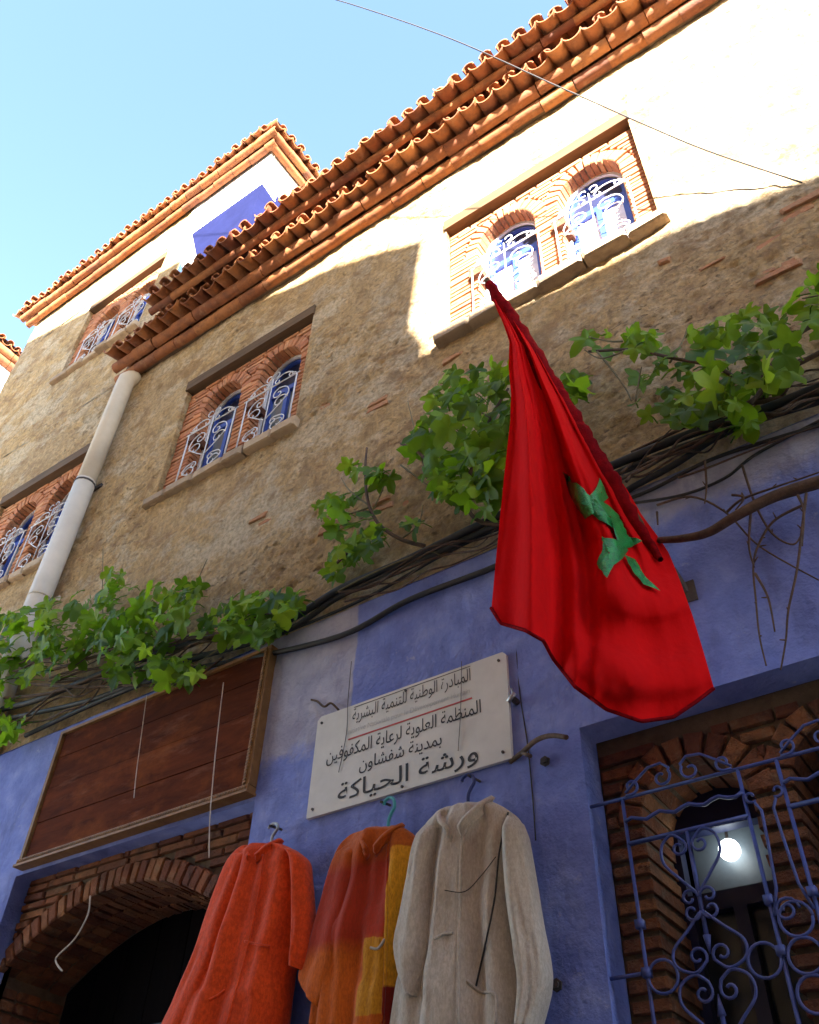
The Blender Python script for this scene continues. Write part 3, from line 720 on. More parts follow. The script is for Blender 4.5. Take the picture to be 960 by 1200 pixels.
opp('cream_house', [(-11, 12.3), (-9.5, 12.22), (-6.1, 11.22), (-5.86, 11.18), (-5.855, 9.6), (-4.53, 8.95), (-3.12, 8.52), (-2.2, 8.05), (-2.28, 6.92), (-2.155, 6.65)], 'taller cream house across the alley with a stepped sloping parapet')

# ------------------------------------------------------------------ drainpipe
dp = empty('drainpipe', (-5.85, -.09, 4.4), 'ivory plastic drainpipe running down between the two ochre houses', 'drainpipe')
mb = MB(); xp = -5.83
mb.tube([(xp, -.02, 8.79), (xp, -.06, 8.75), (xp, -.095, 8.69), (xp, -.1, 8.6), (xp-.01, -.1, 7.16)], .088, 14); mb.tube([(xp-.01, -.1, 7.2), (xp-.02, -.1, 5.2), (xp-.03, -.1, 0)], .093, 14)
mb.build('pipe', 'pipe', dp, True)
for z_ in (7.17, 5.87):
    mb = MB(); mb.tube([(xp-.012, -.1, z_-.011), (xp-.012, -.1, z_+.011)], .097, 14); mb.box(xp-.12, xp+.12, -.02, .01, z_-.02, z_+.02); mb.build('bracket', 'pipe' if z_ < 7 else 'iron', dp)

# ------------------------------------------------------------------ boarded panel over the door
bp = empty('board_panel', (-4.06, -.03, 3.5), 'wide red brown wooden board panel in a gilt moulding above the dark doorway', 'panel')
mb = MB(); zb_, zt_ = 3.53, 4.36; xa, xb = -4.90, -3.10; hts = [.0, .23, .45, .66, .83]
for k in range(4): mb.box(xa+.03, xb-.03, -.068-rnd.uniform(0, .006), -.035, zb_+hts[k]*1.0+.002, zb_+hts[k+1]-.003)
mb.build('boards', 'board', bp)
mb = MB()
mb.box(xa-.012, xb+.016, -.095, -.034, zb_-.018, zb_+.010); mb.box(xa-.02, xb+.022, -.105, -.034, zb_-.034, zb_-.020)
mb.box(xa-.012, xa+.014, -.085, -.034, zb_+.014, zt_); mb.box(xb-.032, xb+.016, -.09, -.034, zb_+.014, zt_)
mb.box(xa-.012, xb+.016, -.085, -.034, zt_+.002, zt_+.022)
k = 0
for i in range(46): mb.tube([(xb-.022, -.093, zb_+.02+i*.0178), (xb-.004, -.095, zb_+.028+i*.0178)], .0075, 5)
for i in range(97): mb.tube([(xa+i*.0187, -.096, zb_-.012), (xa+i*.0187+.012, -.098, zb_+.002)], .006, 5)
mb.build('moulding', 'mould', bp)
# short strip of shade-blue wall beneath is the wall itself

# ------------------------------------------------------------------ sign
sg = empty('workshop_sign', (-2.16, -.045, 3.28), 'white rectangular painted sign with black Arabic lettering and one red line', 'sign')
mb = MB(); mb.plate([(-2.705, 3.283), (-1.612, 3.283), (-1.612, 3.79), (-1.63, 3.81), (-2.68, 3.81), (-2.70, 3.79)], [], -.055, .018); mb.build('board', 'sign', sg)
FORMS = {'ا': (0xFE8D, 2), 'ب': (0xFE8F, 4), 'ة': (0xFE93, 2), 'ت': (0xFE95, 4), 'ح': (0xFEA1, 4), 'د': (0xFEA9, 2), 'ر': (0xFEAD, 2), 'ش': (0xFEB5, 4), 'ط': (0xFEC1, 4), 'ظ': (0xFEC5, 4), 'ع': (0xFEC9, 4), 'ف': (0xFED1, 4), 'ك': (0xFED9, 4), 'ل': (0xFEDD, 4), 'م': (0xFEE1, 4), 'ن': (0xFEE5, 4), 'و': (0xFEED, 2), 'ي': (0xFEF1, 4)}
def shape(s):
    out = []
    for i, c in enumerate(s):
        if c not in FORMS: out.append(c); continue
        base, nf = FORMS[c]
        pj = i > 0 and s[i-1] in FORMS and FORMS[s[i-1]][1] == 4; nj = i+1 < len(s) and s[i+1] in FORMS and nf == 4
        out.append(chr(base+(3 if pj and nj else 1 if pj else 2 if nj else 0)))
    return ''.join(out[::-1])
def lettering(txt, x0, x1, zc, h, mat, parent, bold=0.0, y=-.0568, name='lettering', tilt=0):
    c = bpy.data.curves.new(name, 'FONT'); c.body = txt; c.size = 1; c.offset = bold; c.resolution_u = 3
    o = bpy.data.objects.new(name, c); COL.objects.link(o); bpy.context.view_layer.update()
    me = bpy.data.meshes.new_from_object(o.evaluated_get(bpy.context.evaluated_depsgraph_get()))
    bpy.data.objects.remove(o)
    xs = [v.co.x for v in me.vertices]; ys = [v.co.y for v in me.vertices]
    a, b_, lo_, hi_ = min(xs), max(xs), min(ys), max(ys)
    for v in me.vertices:
        u = (v.co.x-a)/(b_-a); w = (v.co.y-lo_)/(hi_-lo_)-.5
        v.co = (lerp(x0, x1, u), y, zc+w*h+tilt*(u-.5))
    me.materials.append(M[mat]); o = bpy.data.objects.new(name, me); COL.objects.link(o); o.parent = parent; o.matrix_parent_inverse = world_mat(parent).inverted()
    return o
lettering(shape('المبادرة الوطنية للتنمية البشرية'), -2.475, -1.80, 3.742, .088, 'ink', sg)
lettering('Initiative Nationale pour le Développement Humain', -2.50, -1.805, 3.664, .036, 'ink_grey', sg)
lettering(shape('المنظمة العلوية لرعاية المكفوفين'), -2.615, -1.75, 3.562, .09, 'ink', sg, .004)
lettering(shape('بمدينة شفشاون'), -2.41, -1.955, 3.466, .082, 'ink', sg, .004)
lettering(shape('ورشة الحياكة'), -2.525, -1.77, 3.350, .115, 'ink', sg, .008)
mb = MB(); mb.box(-2.49, -1.795, -.0575, -.0545, 3.622, 3.629); mb.build('red_line', 'ink_red', sg)
mb = MB(); mb.box(-2.47, -1.80, -.0572, -.0545, 3.806-.012, 3.806-.010); mb.build('ruled_line', 'ink', sg)
for (x, z_) in ((-2.67, 3.77), (-1.65, 3.77), (-1.65, 3.32), (-2.67, 3.32), (-2.16, 3.785), (-2.16, 3.30)):
    mb = MB(); mb.tube([(x, -.05, z_), (x, -.062, z_)], .0065, 8); mb.build('nail', 'iron', sg)

# ------------------------------------------------------------------ flag
fl = empty('flag', at(805, 700, -.03), 'long red flag with green star hanging from a slanting pole before the wall', 'flag')
def polyline(pts, t):
    d = [0]
    for i in range(1, len(pts)): d.append(d[-1]+math.hypot(pts[i][0]-pts[i-1][0], pts[i][1]-pts[i-1][1]))
    t *= d[-1]
    for i in range(1, len(pts)):
        if t <= d[i]+1e-9:
            k = (t-d[i-1])/max(1e-9, d[i]-d[i-1]); return (lerp(pts[i-1][0], pts[i][0], k), lerp(pts[i-1][1], pts[i][1], k))
    return pts[-1]
Lp = [(568, 330), (578, 353), (590, 380), (597, 400), (596, 430), (599, 461), (598, 493), (590, 566), (581, 658), (576, 713)]
Rp = [(576, 328), (597, 356), (620, 392), (647, 434), (670, 470), (697, 516), (720, 553), (736, 575), (752, 603), (775, 634), (784, 648), (797, 680), (812, 722), (825, 765), (837, 807)]
Hp = [(576, 713), (587, 731), (615, 739), (638, 752), (649, 773), (674, 805), (711, 832), (752, 846), (789, 841), (816, 823), (837, 807)]
def yL(v): return -.70+.05*v
def yR(v): return lerp(-.70, -.17, min(1, v/.68)) if v < .68 else lerp(-.17, -.30, (v-.68)/.32)
def flag_pt(u, v):
    a = polyline(Lp, v); b = polyline(Rp, v); h = polyline(Hp, u); A = polyline(Lp, 1); B = polyline(Rp, 1)
    k = v**4
    px = lerp(a[0], b[0], u)+k*(h[0]-lerp(A[0], B[0], u)); py = lerp(a[1], b[1], u)+k*(h[1]-lerp(A[1], B[1], u))
    y = lerp(yL(v), yR(v), u) - .10*math.sin(math.pi*u)*v
    s = max(0, min(1, (px-640)/110))*max(0, min(1, (py-600)/110)); s = s*s*(3-2*s)
    sh = lambda x: math.copysign(abs(math.sin(x))**.7, math.sin(x))
    amp = .085*min(1, v*1.7)*(1-.75*s)
    y += amp*(sh(2*math.pi*(2.0*u+.28)+1.2*v)+.5*sh(2*math.pi*(4.3*u+.1)-1.4*v)+.22*math.sin(2*math.pi*7.7*u+3*v))*min(1, 6*u+.15)
    # swags draped from the foot of the hoist
    d = math.hypot((px-765)*1.0, (py-560)*.8)
    y += s*.055*sh(d/11.5+1.0)*(1-.5*max(0, (px-740)/100))
    y += .012*noise.noise(Vector((u*7, v*9, 3)))
    return at(px, py, y)
NU, NV = 90, 130
rows = [[flag_pt(k/NU, (i/NV)) for k in range(NU+1)] for i in range(NV+1)]
mb = MB(); mb.grid(rows); cloth = mb.build('cloth', 'flag', fl, True)
bvh = BVHTree.FromPolygons([Vector(p) for p in mb.v], mb.f)
mb = MB(); hem = [Vector(p)+Vector((0, -.003, 0)) for p in rows[-1]]; mb.tube(hem, .007, 5); mb.build('hem', 'flag_hem', fl, True)
# pole inside its gathered sleeve
base = at(803, 697, -.03); tip = at(571, 329, -.70)
mb = MB(); mb.tube([base, lerp(base, tip, .5), tip+(tip-base).normalized()*.01], .016, 8); mb.build('pole', 'lintel', fl)
mb = MB(); pts = []; slv = []
for i in range(60):
    v = i/59*.70; p = polyline(Rp, v); q = polyline(Lp, min(1, v))
    w = at(p[0]-3-9*min(1, v*4), p[1]+5, yR(v)-.015)
    slv.append(w+Vector((noise.noise(Vector((i*.5, 0, 0)))*.012, 0, noise.noise(Vector((0, i*.5, 0)))*.015)))
n = 8; ring = []
for i, p in enumerate(slv):
    t = (slv[min(i+1, 59)]-slv[max(i-1, 0)]).normalized(); u = t.cross(Vector((0, 1, 0))).normalized(); w = t.cross(u)
    rr = (.024+.030*min(1, i/16))*(1+.22*noise.noise(Vector((i*.9, 2, 5))))*(1-.8*max(0, i-40)/20)
    ring.append([p+(u*math.cos(2*math.pi*k/n)*rr*(1+.25*noise.noise(Vector((i*.7, k*1.3, 1))))+w*math.sin(2*math.pi*k/n)*rr) for k in range(n)])
mb.grid(ring, True); mb.build('sleeve', 'flag_hem', fl, True)
mb = MB(); mb.box(base.x-.05, base.x+.05, -.045, -.028, base.z-.05, base.z+.05); mb.tube([base, base+(tip-base).normalized()*.12], .028, 10); mb.build('pole_socket', 'iron', fl)
# star: interlaced strips lying on the cloth
def zz(pts): return [(560+x/2.183, 310+y/2.183) for x, y in pts]
strips = [[(213, 533), (238, 547), (262, 575), (275, 607), (250, 592), (225, 562)], [(310, 548), (329, 600), (308, 616), (284, 602), (299, 572)],
          [(262, 585), (300, 600), (340, 628), (374, 663), (382, 702), (352, 716), (346, 682), (312, 656), (283, 636)],
          [(320, 698), (352, 708), (378, 735), (346, 775), (331, 808), (311, 770), (319, 735)], [(384, 695), (413, 710), (396, 725), (352, 737), (343, 714)],
          [(364, 745), (396, 760), (420, 800), (462, 842), (420, 826), (389, 790)], [(225, 545), (262, 560), (300, 640), (285, 650), (250, 600)]]
mb = MB()
def inside(p, poly):
    c = False; j = len(poly)-1
    for i in range(len(poly)):
        if (poly[i][1] > p[1]) != (poly[j][1] > p[1]) and p[0] < (poly[j][0]-poly[i][0])*(p[1]-poly[i][1])/(poly[j][1]-poly[i][1])+poly[i][0]: c = not c
        j = i
    return c
for si, s in enumerate(strips):
    s = zz(s); cx = sum(p[0] for p in s)/len(s); cy = sum(p[1] for p in s)/len(s); m = len(s)
    rim = []
    for i in range(m):
        for k in range(4): rim.append((lerp(s[i][0], s[(i+1) % m][0], k/4), lerp(s[i][1], s[(i+1) % m][1], k/4)))
    rg = []
    for f in (1, .8, .6, .4, .2, .05):
        g_ = []
        for p in rim:
            q = (lerp(cx, p[0], f), lerp(cy, p[1], f)); d = ray(*q).normalized(); hit = bvh.ray_cast(CAM, d)
            hp = hit[0] if hit[0] is not None else at(q[0], q[1], -.4)
            nn = hit[1] if hit[0] is not None else Vector((0, -1, 0))
            if nn.dot(d) > 0: nn = -nn
            g_.append(hp+nn*(.008+.0015*si+.009*(1-f)+.004*noise.noise(Vector((q[0]*.1, q[1]*.1, si)))))
        rg.append(g_)
    mb.grid(rg, True)
mb.build('star', 'star', fl, True)

# ------------------------------------------------------------------ robes
def garment(rows_px, y0, dep, folds, seed, nrow=70, nseg=72, zend=None, foldamp=.02):
    """lofted hollow garment: rows of (left px, right px); folds = (k, phase)"""
    P = [(at(l[0], l[1], y0), at(r_[0], r_[1], y0)) for l, r_ in rows_px]
    if zend is not None:
        a, b = P[-2], P[-1]; t = (b[0].z-zend)/max(.01, a[0].z-b[0].z)
        P.append((b[0]+(b[0]-a[0])*t, b[1]+(b[1]-a[1])*t*((b[1].z-zend)/max(.01, a[1].z-b[1].z))/max(t, .01)))
    L = smooth_path([p[0] for p in P], 10); Rr = smooth_path([p[1] for p in P], 10); out = []
    tot = len(L)-1
    for i in range(nrow+1):
        f = i/nrow*tot; k = min(int(f), tot-1); a = lerp(L[k], L[k+1], f-k); b = lerp(Rr[k], Rr[k+1], f-k); v = i/nrow; ring = []
        wid = (b-a).length
        for j in range(nseg):
            th = 2*math.pi*j/nseg; c, s = math.cos(th), math.sin(th)
            p = lerp(a, b, .5-.5*c); hd = dep(v)*min(1, .35+v*7)
            y = -hd*math.copysign(abs(s)**.75, s)
            u = .5-.5*c
            fo = 0
            for (kk, ph, am, dr) in folds:
                q = math.sin(2*math.pi*(kk*u+ph+dr*v)); fo += am*math.copysign(abs(q)**.65, q)
            fo += .8*noise.noise(Vector((u*5+seed, v*6, seed)))+.4*noise.noise(Vector((u*14+seed, v*9, seed)))
            y -= foldamp*fo*min(1, .25+v*1.3)*(1 if s > 0 else .3)*abs(s)**.5
            y = min(y, -.0+(-y0)-.035)
            ring.append(Vector((p.x, y0+y, p.z)))
        out.append(ring)
    return out
def zq(pts): return [(180+x/1.92, 900+y/1.92) for x, y in pts]
def hood(parent, mat, cpx, w, h, y0, drop=.1):
    """hood lying back with its opening in a V at the front"""
    c = at(cpx[0], cpx[1], y0); mb = MB(); rows = []
    for i in range(7):
        t = i/6; ring = []
        for j in range(33):
            q = j/32*2-1; front = abs(q)
            a = math.pi*.5+math.pi*q*.90
            rr = 1.0+.16*t-.10*math.sin(t*math.pi)
            n_ = noise.noise(Vector((j*.35, t*2, w*40)))*.010
            zb = -drop*front**2.5
            ring.append(Vector((c.x+w*rr*math.cos(a)*(1-.25*front**4)+n_, y0-.03+w*.8*rr*math.sin(a)-.012*t+n_, c.z-.015+zb+t*h*(1-.25*front**2)+n_)))
        rows.append(ring)
    mb.grid(rows); o = mb.build('hood', mat, parent, True)
    sm = o.modifiers.new('thick', 'SOLIDIFY'); sm.thickness = .016; sm.offset = 0
    return o
def line_on(bv, pts, r, name, mat, parent, off=.003, n=6, dens=6):
    out = []
    q = smooth_path([Vector((a, b, 0)) for a, b in pts], dens)
    for p in q:
        d = ray(p.x, p.y).normalized(); hit = bv.ray_cast(CAM, d)
        if hit[0] is not None: out.append(hit[0]-d*off)
    if len(out) > 1:
        mb = MB(); mb.tube(out, r, n); mb.build(name, mat, parent, True)
def bvh_of(mb): return BVHTree.FromPolygons([Vector(p) for p in mb.v], mb.f)

# orange robe
rb = empty('hooded_robe', at(285, 1000, -.13), 'bright orange hooded wool robe hanging beside the brick doorway', 'robe', 'robes hung on the blue wall')
body = [((232, 178), (290, 172)), ((200, 190), (318, 185)), ((178, 210), (338, 205)), ((165, 260), (336, 260)), ((140, 340), (326, 340)), ((112, 420), (314, 420)), ((85, 500), (303, 500)), ((58, 576), (292, 576))]
rows = garment([(zq([a])[0], zq([b])[0]) for a, b in body], -.16, lambda v: .075+.05*v, [(2.5, .1, .7, .2), (4.3, .6, .5, -.2)], 3, zend=1.9, foldamp=.022)
mb = MB(); mb.grid(rows, True); bv = bvh_of(mb); fixn(mb.build('body', 'orange', rb, True))
slL = [((200, 186), (232, 188)), ((174, 212), (222, 220)), ((152, 262), (206, 270)), ((128, 330), (188, 340)), ((98, 420), (166, 425)), ((60, 505), (142, 510)), ((25, 580), (118, 585))]
mb = MB(); mb.grid(garment([(zq([a])[0], zq([b])[0]) for a, b in slL], -.19, lambda v: .05+.02*v, [(1.3, .2, .6, .4)], 11, 44, 36, zend=2.32, foldamp=.012), True); fixn(mb.build('sleeve', 'orange', rb, True))
slR = [((296, 182), (322, 186)), ((312, 200), (344, 208)), ((316, 240), (350, 245)), ((318, 330), (356, 330)), ((318, 395), (356, 395)), ((318, 445), (344, 452)), ((321, 452), (340, 456))]
mb = MB(); mb.grid(garment([(zq([a])[0], zq([b])[0]) for a, b in slR], -.20, lambda v: .055, [(1.3, .5, .6, .3)], 17, 44, 36, foldamp=.010), True); fixn(mb.build('sleeve', 'orange', rb, True))
hood(rb, 'orange', zq([(262, 180)])[0], .078, .042, -.16, .09)
line_on(bv, zq([(246, 195), (240, 260), (225, 340), (205, 430), (180, 520), (165, 576)]), .005, 'placket', 'orange', rb)
line_on(bv, zq([(125, 522), (145, 512), (160, 500)]), .006, 'pocket', 'orange', rb)
line_on(bv, zq([(205, 390), (240, 398), (262, 402)]), .005, 'pocket', 'orange', rb)
# patchwork robe
rb2 = empty('hooded_robe', at(440, 990, -.13), 'yellow, orange and dark red patchwork robe hanging between the orange and the oatmeal robes', 'robe', 'robes hung on the blue wall')
body = [((478, 142), (560, 132)), ((445, 165), (585, 150)), ((420, 195), (600, 182)), ((408, 240), (598, 240)), ((392, 320), (590, 320)), ((378, 400), (582, 400)), ((368, 480), (575, 480)), ((360, 576), (568, 576))]
rows = garment([(zq([a])[0], zq([b])[0]) for a, b in body], -.14, lambda v: .07+.04*v, [(2.2, .3, .8, .25), (5, .1, .4, -.2)], 5, zend=1.9, foldamp=.024)
mb = MB(); mb.grid(rows, True); bv = bvh_of(mb); fixn(mb.build('body', 'patch', rb2, True))
slL = [((440, 172), (470, 180)), ((412, 205), (468, 215)), ((398, 245), (466, 255)), ((378, 320), (455, 330)), ((352, 410), (448, 430)), ((332, 465), (440, 500)), ((338, 490), (430, 545)), ((350, 505), (410, 565))]
mb = MB(); mb.grid(garment([(zq([a])[0], zq([b])[0]) for a, b in slL], -.185, lambda v: .045+.02*v, [(1.4, .2, .7, .4)], 21, 44, 36, foldamp=.014), True); fixn(mb.build('sleeve', 'patch', rb2, True))
hood(rb2, 'patch', zq([(525, 146)])[0], .085, .042, -.14, .12)
line_on(bv, zq([(528, 165), (526, 230), (524, 320), (522, 420), (518, 520), (514, 576)]), .006, 'placket', 'patch', rb2)
line_on(bv, zq([(488, 404), (505, 406), (520, 385)]), .005, 'pocket', 'grey_wool', rb2)
# oatmeal robe
rb3 = empty('hooded_robe', at(550, 980, -.16), 'oatmeal grey hooded robe with black cord trim hanging under the sign corner', 'robe', 'robes hung on the blue wall')
body = [((662, 92), (762, 76)), ((640, 112), (800, 96)), ((618, 135), (825, 122)), ((602, 180), (822, 180)), ((594, 260), (820, 260)), ((586, 350), (822, 350)), ((572, 440), (836, 440)), ((556, 510), (848, 510)), ((545, 580), (858, 580))]
rows = garment([(zq([a])[0], zq([b])[0]) for a, b in body], -.17, lambda v: .075+.05*v, [(2.0, .25, .8, .15), (4.6, .5, .5, -.1)], 9, zend=1.9, foldamp=.026)
mb = MB(); mb.grid(rows, True); bv = bvh_of(mb); fixn(mb.build('body', 'grey_wool', rb3, True))
slL = [((616, 128), (640, 136)), ((592, 180), (634, 190)), ((578, 250), (626, 262)), ((560, 345), (622, 360)), ((548, 400), (622, 415)), ((556, 455), (612, 475)), ((574, 500), (600, 512)), ((588, 514), (596, 518))]
mb = MB(); mb.grid(garment([(zq([a])[0], zq([b])[0]) for a, b in slL], -.235, lambda v: .06, [(1.4, .2, .7, .4)], 31, 44, 36, foldamp=.012), True); fixn(mb.build('sleeve', 'grey_wool', rb3, True))
slR = [((798, 108), (832, 126)), ((792, 165), (842, 172)), ((796, 250), (856, 250)), ((806, 350), (872, 345)), ((818, 430), (888, 430)), ((826, 500), (890, 490)), ((826, 580), (866, 575))]
mb = MB(); mb.grid(garment([(zq([a])[0], zq([b])[0]) for a, b in slR], -.235, lambda v: .065, [(1.4, .6, .7, .3)], 37, 44, 36, zend=2.25, foldamp=.014), True); fixn(mb.build('sleeve', 'grey_wool', rb3, True))
hood(rb3, 'grey_wool', zq([(713, 92)])[0], .10, .055, -.17, .15)
line_on(bv, zq([(696, 118), (692, 200), (688, 300), (686, 420), (684, 576)]), .006, 'placket', 'grey_wool', rb3)
line_on(bv, zq([(798, 100), (778, 190), (768, 290), (748, 390), (726, 490)]), .0034, 'cord', 'dark_cord', rb3, .012)
line_on(bv, zq([(655, 275), (700, 278), (735, 245), (770, 200)]), .0016, 'cord', 'dark_cord', rb3, .012)
line_on(bv, zq([(630, 385), (650, 374), (672, 371)]), .005, 'pocket', 'grey_wool', rb3, .005)
line_on(bv, zq([(705, 478), (735, 502), (770, 512), (768, 576)]), .005, 'pocket', 'grey_wool', rb3, .005)

# hangers and hooks
def hanger(hook_px, neck_px, width, mat, label, y):
    a = at(hook_px[0], hook_px[1], y); b = at(neck_px[0], neck_px[1], y)
    h = empty('hanger', b, label, 'hanger', 'clothes hangers on the wall')
    mb = MB(); L = (a-b).length
    up = (a-b).normalized()
    pts = [b, b+Vector((0, 0, L*.3)), b+Vector((.012, 0, L*.5)), b+Vector((.028, 0, L*.68)), b+Vector((.022, 0, L*.9)), b+Vector((0, 0, L)), b+Vector((-.022, 0, L*.93)), b+Vector((-.03, 0, L*.82))]
    mb.tube(smooth_path(pts, 5), .0075, 7); mb.build('hook', mat, h, True)
    mb = MB(); w = width
    mb.tube(smooth_path([b+Vector((-w, .03, -.10)), b+Vector((-.06, .01, -.03)), b, b+Vector((.06, .01, -.03)), b+Vector((w, .03, -.10))], 6), .009, 7)
    mb.tube([b+Vector((-w, .03, -.10)), b+Vector((w, .03, -.10))], .007, 6); mb.build('shoulder_bar', mat, h, True)
    n_ = MB(); n_.tube([a+Vector((.0, -.015, -.012)), Vector((a.x, -.02, a.z+.002))], .006, 6); n_.build('wall_nail', 'iron', h)
hanger((319, 966), (318, 988), .12, 'steel', 'thin steel hanger holding the orange robe', -.10)
hanger((449, 938), (455, 974), .13, 'teal', 'teal plastic hanger holding the patchwork robe', -.09)
hanger((551, 907), (549, 943), .14, 'navy', 'navy plastic hanger holding the oatmeal robe', -.11)

# ------------------------------------------------------------------ cables
def run(name, pxs, y, r, mat, label, cat, group=None, n=7, wob=.0):
    pts = smooth_path([at(p[0], p[1], p[2] if len(p) > 2 else y) for p in pxs], 8)
    if wob: pts = [p+Vector((noise.noise(p*5), noise.noise(p*5+Vector((7, 0, 0)))*.4, noise.noise(p*5+Vector((0, 9, 0)))))*wob for p in pts]
    mb = MB(); mb.tube(pts, r, n); o = mb.build(name, mat, None, True)
    return tag(o, label, cat, group)
CG = 'black cables strung along the wall'
run('cable', [(-40, 842), (0, 832), (42, 821), (94, 800), (170, 770), (270, 742), (335, 728), (400, 690), (480, 655), (590, 602), (720, 545), (800, 512), (900, 478), (990, 440)], -.09, .022, 'cable', 'thick black cable running the full width along the top edge of the blue wall', 'cable', CG)
run('cable', [(-40, 850), (30, 838), (117, 817), (220, 775), (330, 742), (400, 698), (480, 664), (590, 612), (720, 556), (800, 524), (900, 488), (990, 450)], -.07, .017, 'cable', 'second black cable lying close under the thick one', 'cable', CG)
run('cable', [(30, 862), (117, 822), (200, 790), (290, 772), (400, 745), (480, 703), (590, 660), (680, 610), (735, 575), (790, 545), (860, 503), (990, 462)], -.06, .016, 'cable', 'lower black cable sagging across the blue paint above the sign', 'cable', CG)
run('cable', [(60, 812), (180, 778), (300, 752), (420, 705), (520, 650), (600, 615), (735, 585), (830, 540), (905, 515), (990, 490)], -.05, .009, 'cable', 'thin dark cable crossing behind the flag', 'cable', CG)
run('cable', [(740, 590), (800, 580), (850, 560), (890, 530), (990, 478)], -.05, .007, 'cable', 'thin dark cable right of the flag drooping onto the blue wall', 'cable', CG)
wa, wb = at(330, -18, -1.6), at(940, 214, -.01)
def on_line(px, py):
    d = ray(px, py).normalized(); e = (wb-wa).normalized(); w0 = CAM-wa; bb = d.dot(e); q = (bb*e.dot(w0)-d.dot(w0))/(1-bb*bb); return CAM+d*q
mb = MB(); mb.tube(smooth_path([wa+(wa-wb)*((WS+wa.y-.02)/(wb.y-wa.y)), wa+(wa-wb)*.5, wa]+[on_line(*p) for p in ((395, 0), (440, 14), (490, 31), (540, 50), (590, 72), (640, 95), (690, 117), (760, 148), (830, 177))]+[wb], 6), .005, 6)
tag(mb.build('overhead_wire', 'cable', None, True), 'single dark wire slanting across the sky and the tiled eave to the sunlit wall', 'wire')

# strings and threads
run('string', [(262, 800), (255, 860), (250, 910), (246, 960), (245, 1005)], -.13, .003, 'string', 'pale string hanging down over the board panel to the doorway arch', 'string')
run('string', [(172, 815), (166, 860), (160, 905), (157, 935)], -.13, .0024, 'string', 'short pale string hanging over the middle of the board panel', 'string')
run('string', [(106, 1050), (103, 1072), (88, 1100), (68, 1120), (66, 1128), (73, 1138)], .03, .0048, 'string', 'kinked pale cord end dangling from the doorway arch', 'string')
run('string', [(412, 775), (408, 820), (406, 860), (397, 905)], -.06, .0018, 'iron', 'thin dark thread hanging over the left half of the sign', 'thread')
run('string', [(541, 775), (540, 830), (537, 880)], -.062, .0016, 'iron', 'thin dark thread hanging over the right half of the sign', 'thread')
run('string', [(605, 755), (609, 810), (618, 870), (624, 930), (628, 985)], -.035, .0028, 'cable', 'thin dark wire running down the blue wall right of the sign', 'thread')

# dead branches and twigs
br = empty('dead_branch', at(960, 570, -.1), 'bare brown vine branch slanting across the blue wall at the right with hanging twigs', 'branch')
mb = MB(); mb.tube(smooth_path([at(*p) for p in ((772, 633, -.12), (800, 631, -.13), (830, 624, -.14), (862, 605, -.16), (900, 585, -.15), (930, 574, -.14), (990, 556, -.12))], 8), .014, 8, taper=2.0); mb.build('limb', 'stem', br, True)
for pts in ([(945, 578), (940, 620), (934, 668), (924, 715), (921, 750), (915, 785)], [(945, 590), (910, 608), (893, 630), (883, 660), (886, 705), (890, 745), (898, 780)], [(885, 672), (900, 700), (908, 740)], [(870, 545), (885, 590), (905, 625), (930, 638), (942, 620)],
            [(852, 600), (870, 585), (905, 572), (935, 562), (985, 545)], [(858, 580), (872, 583), (862, 598)], [(770, 592), (810, 582), (850, 600), (890, 640), (960, 680)], [(880, 600), (878, 640), (884, 665)], [(935, 580), (942, 600), (940, 640)], [(795, 560), (830, 548), (900, 520), (985, 490)], [(740, 560), (760, 530), (790, 500)], [(826, 540), (828, 570), (826, 590)], [(770, 600), (771, 615)]):
    mb = MB(); d = rnd.uniform(-.14, -.06)
    mb.tube(smooth_path([at(p[0], p[1], d-.015*math.sin(i)) for i, p in enumerate(pts)], 6), .0062, 5, taper=.5)
    for q in pts[1:-1]:
        p = at(q[0], q[1], d); mb.tube([p, p+Vector((rnd.uniform(-.03, .03), -.01, rnd.uniform(-.02, .03)))], .004, 5, taper=.5)
    mb.build('twig', 'stem', br, True)
tw = MB(); tw.tube(smooth_path([at(*p) for p in ((598, 893, -.035), (612, 882, -.06), (628, 868, -.12), (645, 862, -.18), (664, 864, -.24))], 6), .011, 7, taper=.9); tw.tube([at(612, 882, -.06), at(622, 886, -.1)], .008, 6)
tag(tw.build('dead_twig', 'stem', None, True), 'short black twig stub sticking out at the lower right corner of the sign', 'twig')
tw = MB(); tw.tube(smooth_path([at(*p) for p in ((365, 820, -.04), (372, 822, -.05), (380, 828, -.06), (388, 824, -.07), (397, 832, -.05))], 5), .006, 6)
tag(tw.build('dead_twig', 'stem', None, True), 'small grey curled twig just above the left end of the sign', 'twig')
pg = empty('wall_tap', at(607, 822, -.03), 'small rusty iron fitting fixed to the wall right of the sign', 'fitting')
mb = MB(); p = at(607, 824, -.03); mb.tube([p, p+Vector((0, -.05, .0))], .014, 8); mb.build('stub', 'iron', pg, True)
mb = MB(); mb.tube([p+Vector((-.02, -.05, -.015)), p+Vector((.015, -.05, .02))], .011, 8); mb.tube([p+Vector((0.01, -.05, .0)), p+Vector((.0, -.052, .045))], .006, 6); mb.build('handle', 'steel', pg, True)
for (x, y, l) in ((655, 1156, 'dark bolt end in the blue wall left of the grilled window'), (641, 894, 'small bolt in the blue wall between the sign and the grilled window')):
    p = at(x, y, -.03); mb = MB(); mb.tube([p+Vector((0, .01, 0)), p+Vector((0, -.03, 0))], .013, 8); mb.tube([p+Vector((0, -.012, 0)), p+Vector((0, -.02, 0))], .022, 6); tag(mb.build('bolt', 'iron', None), l, 'bolt')

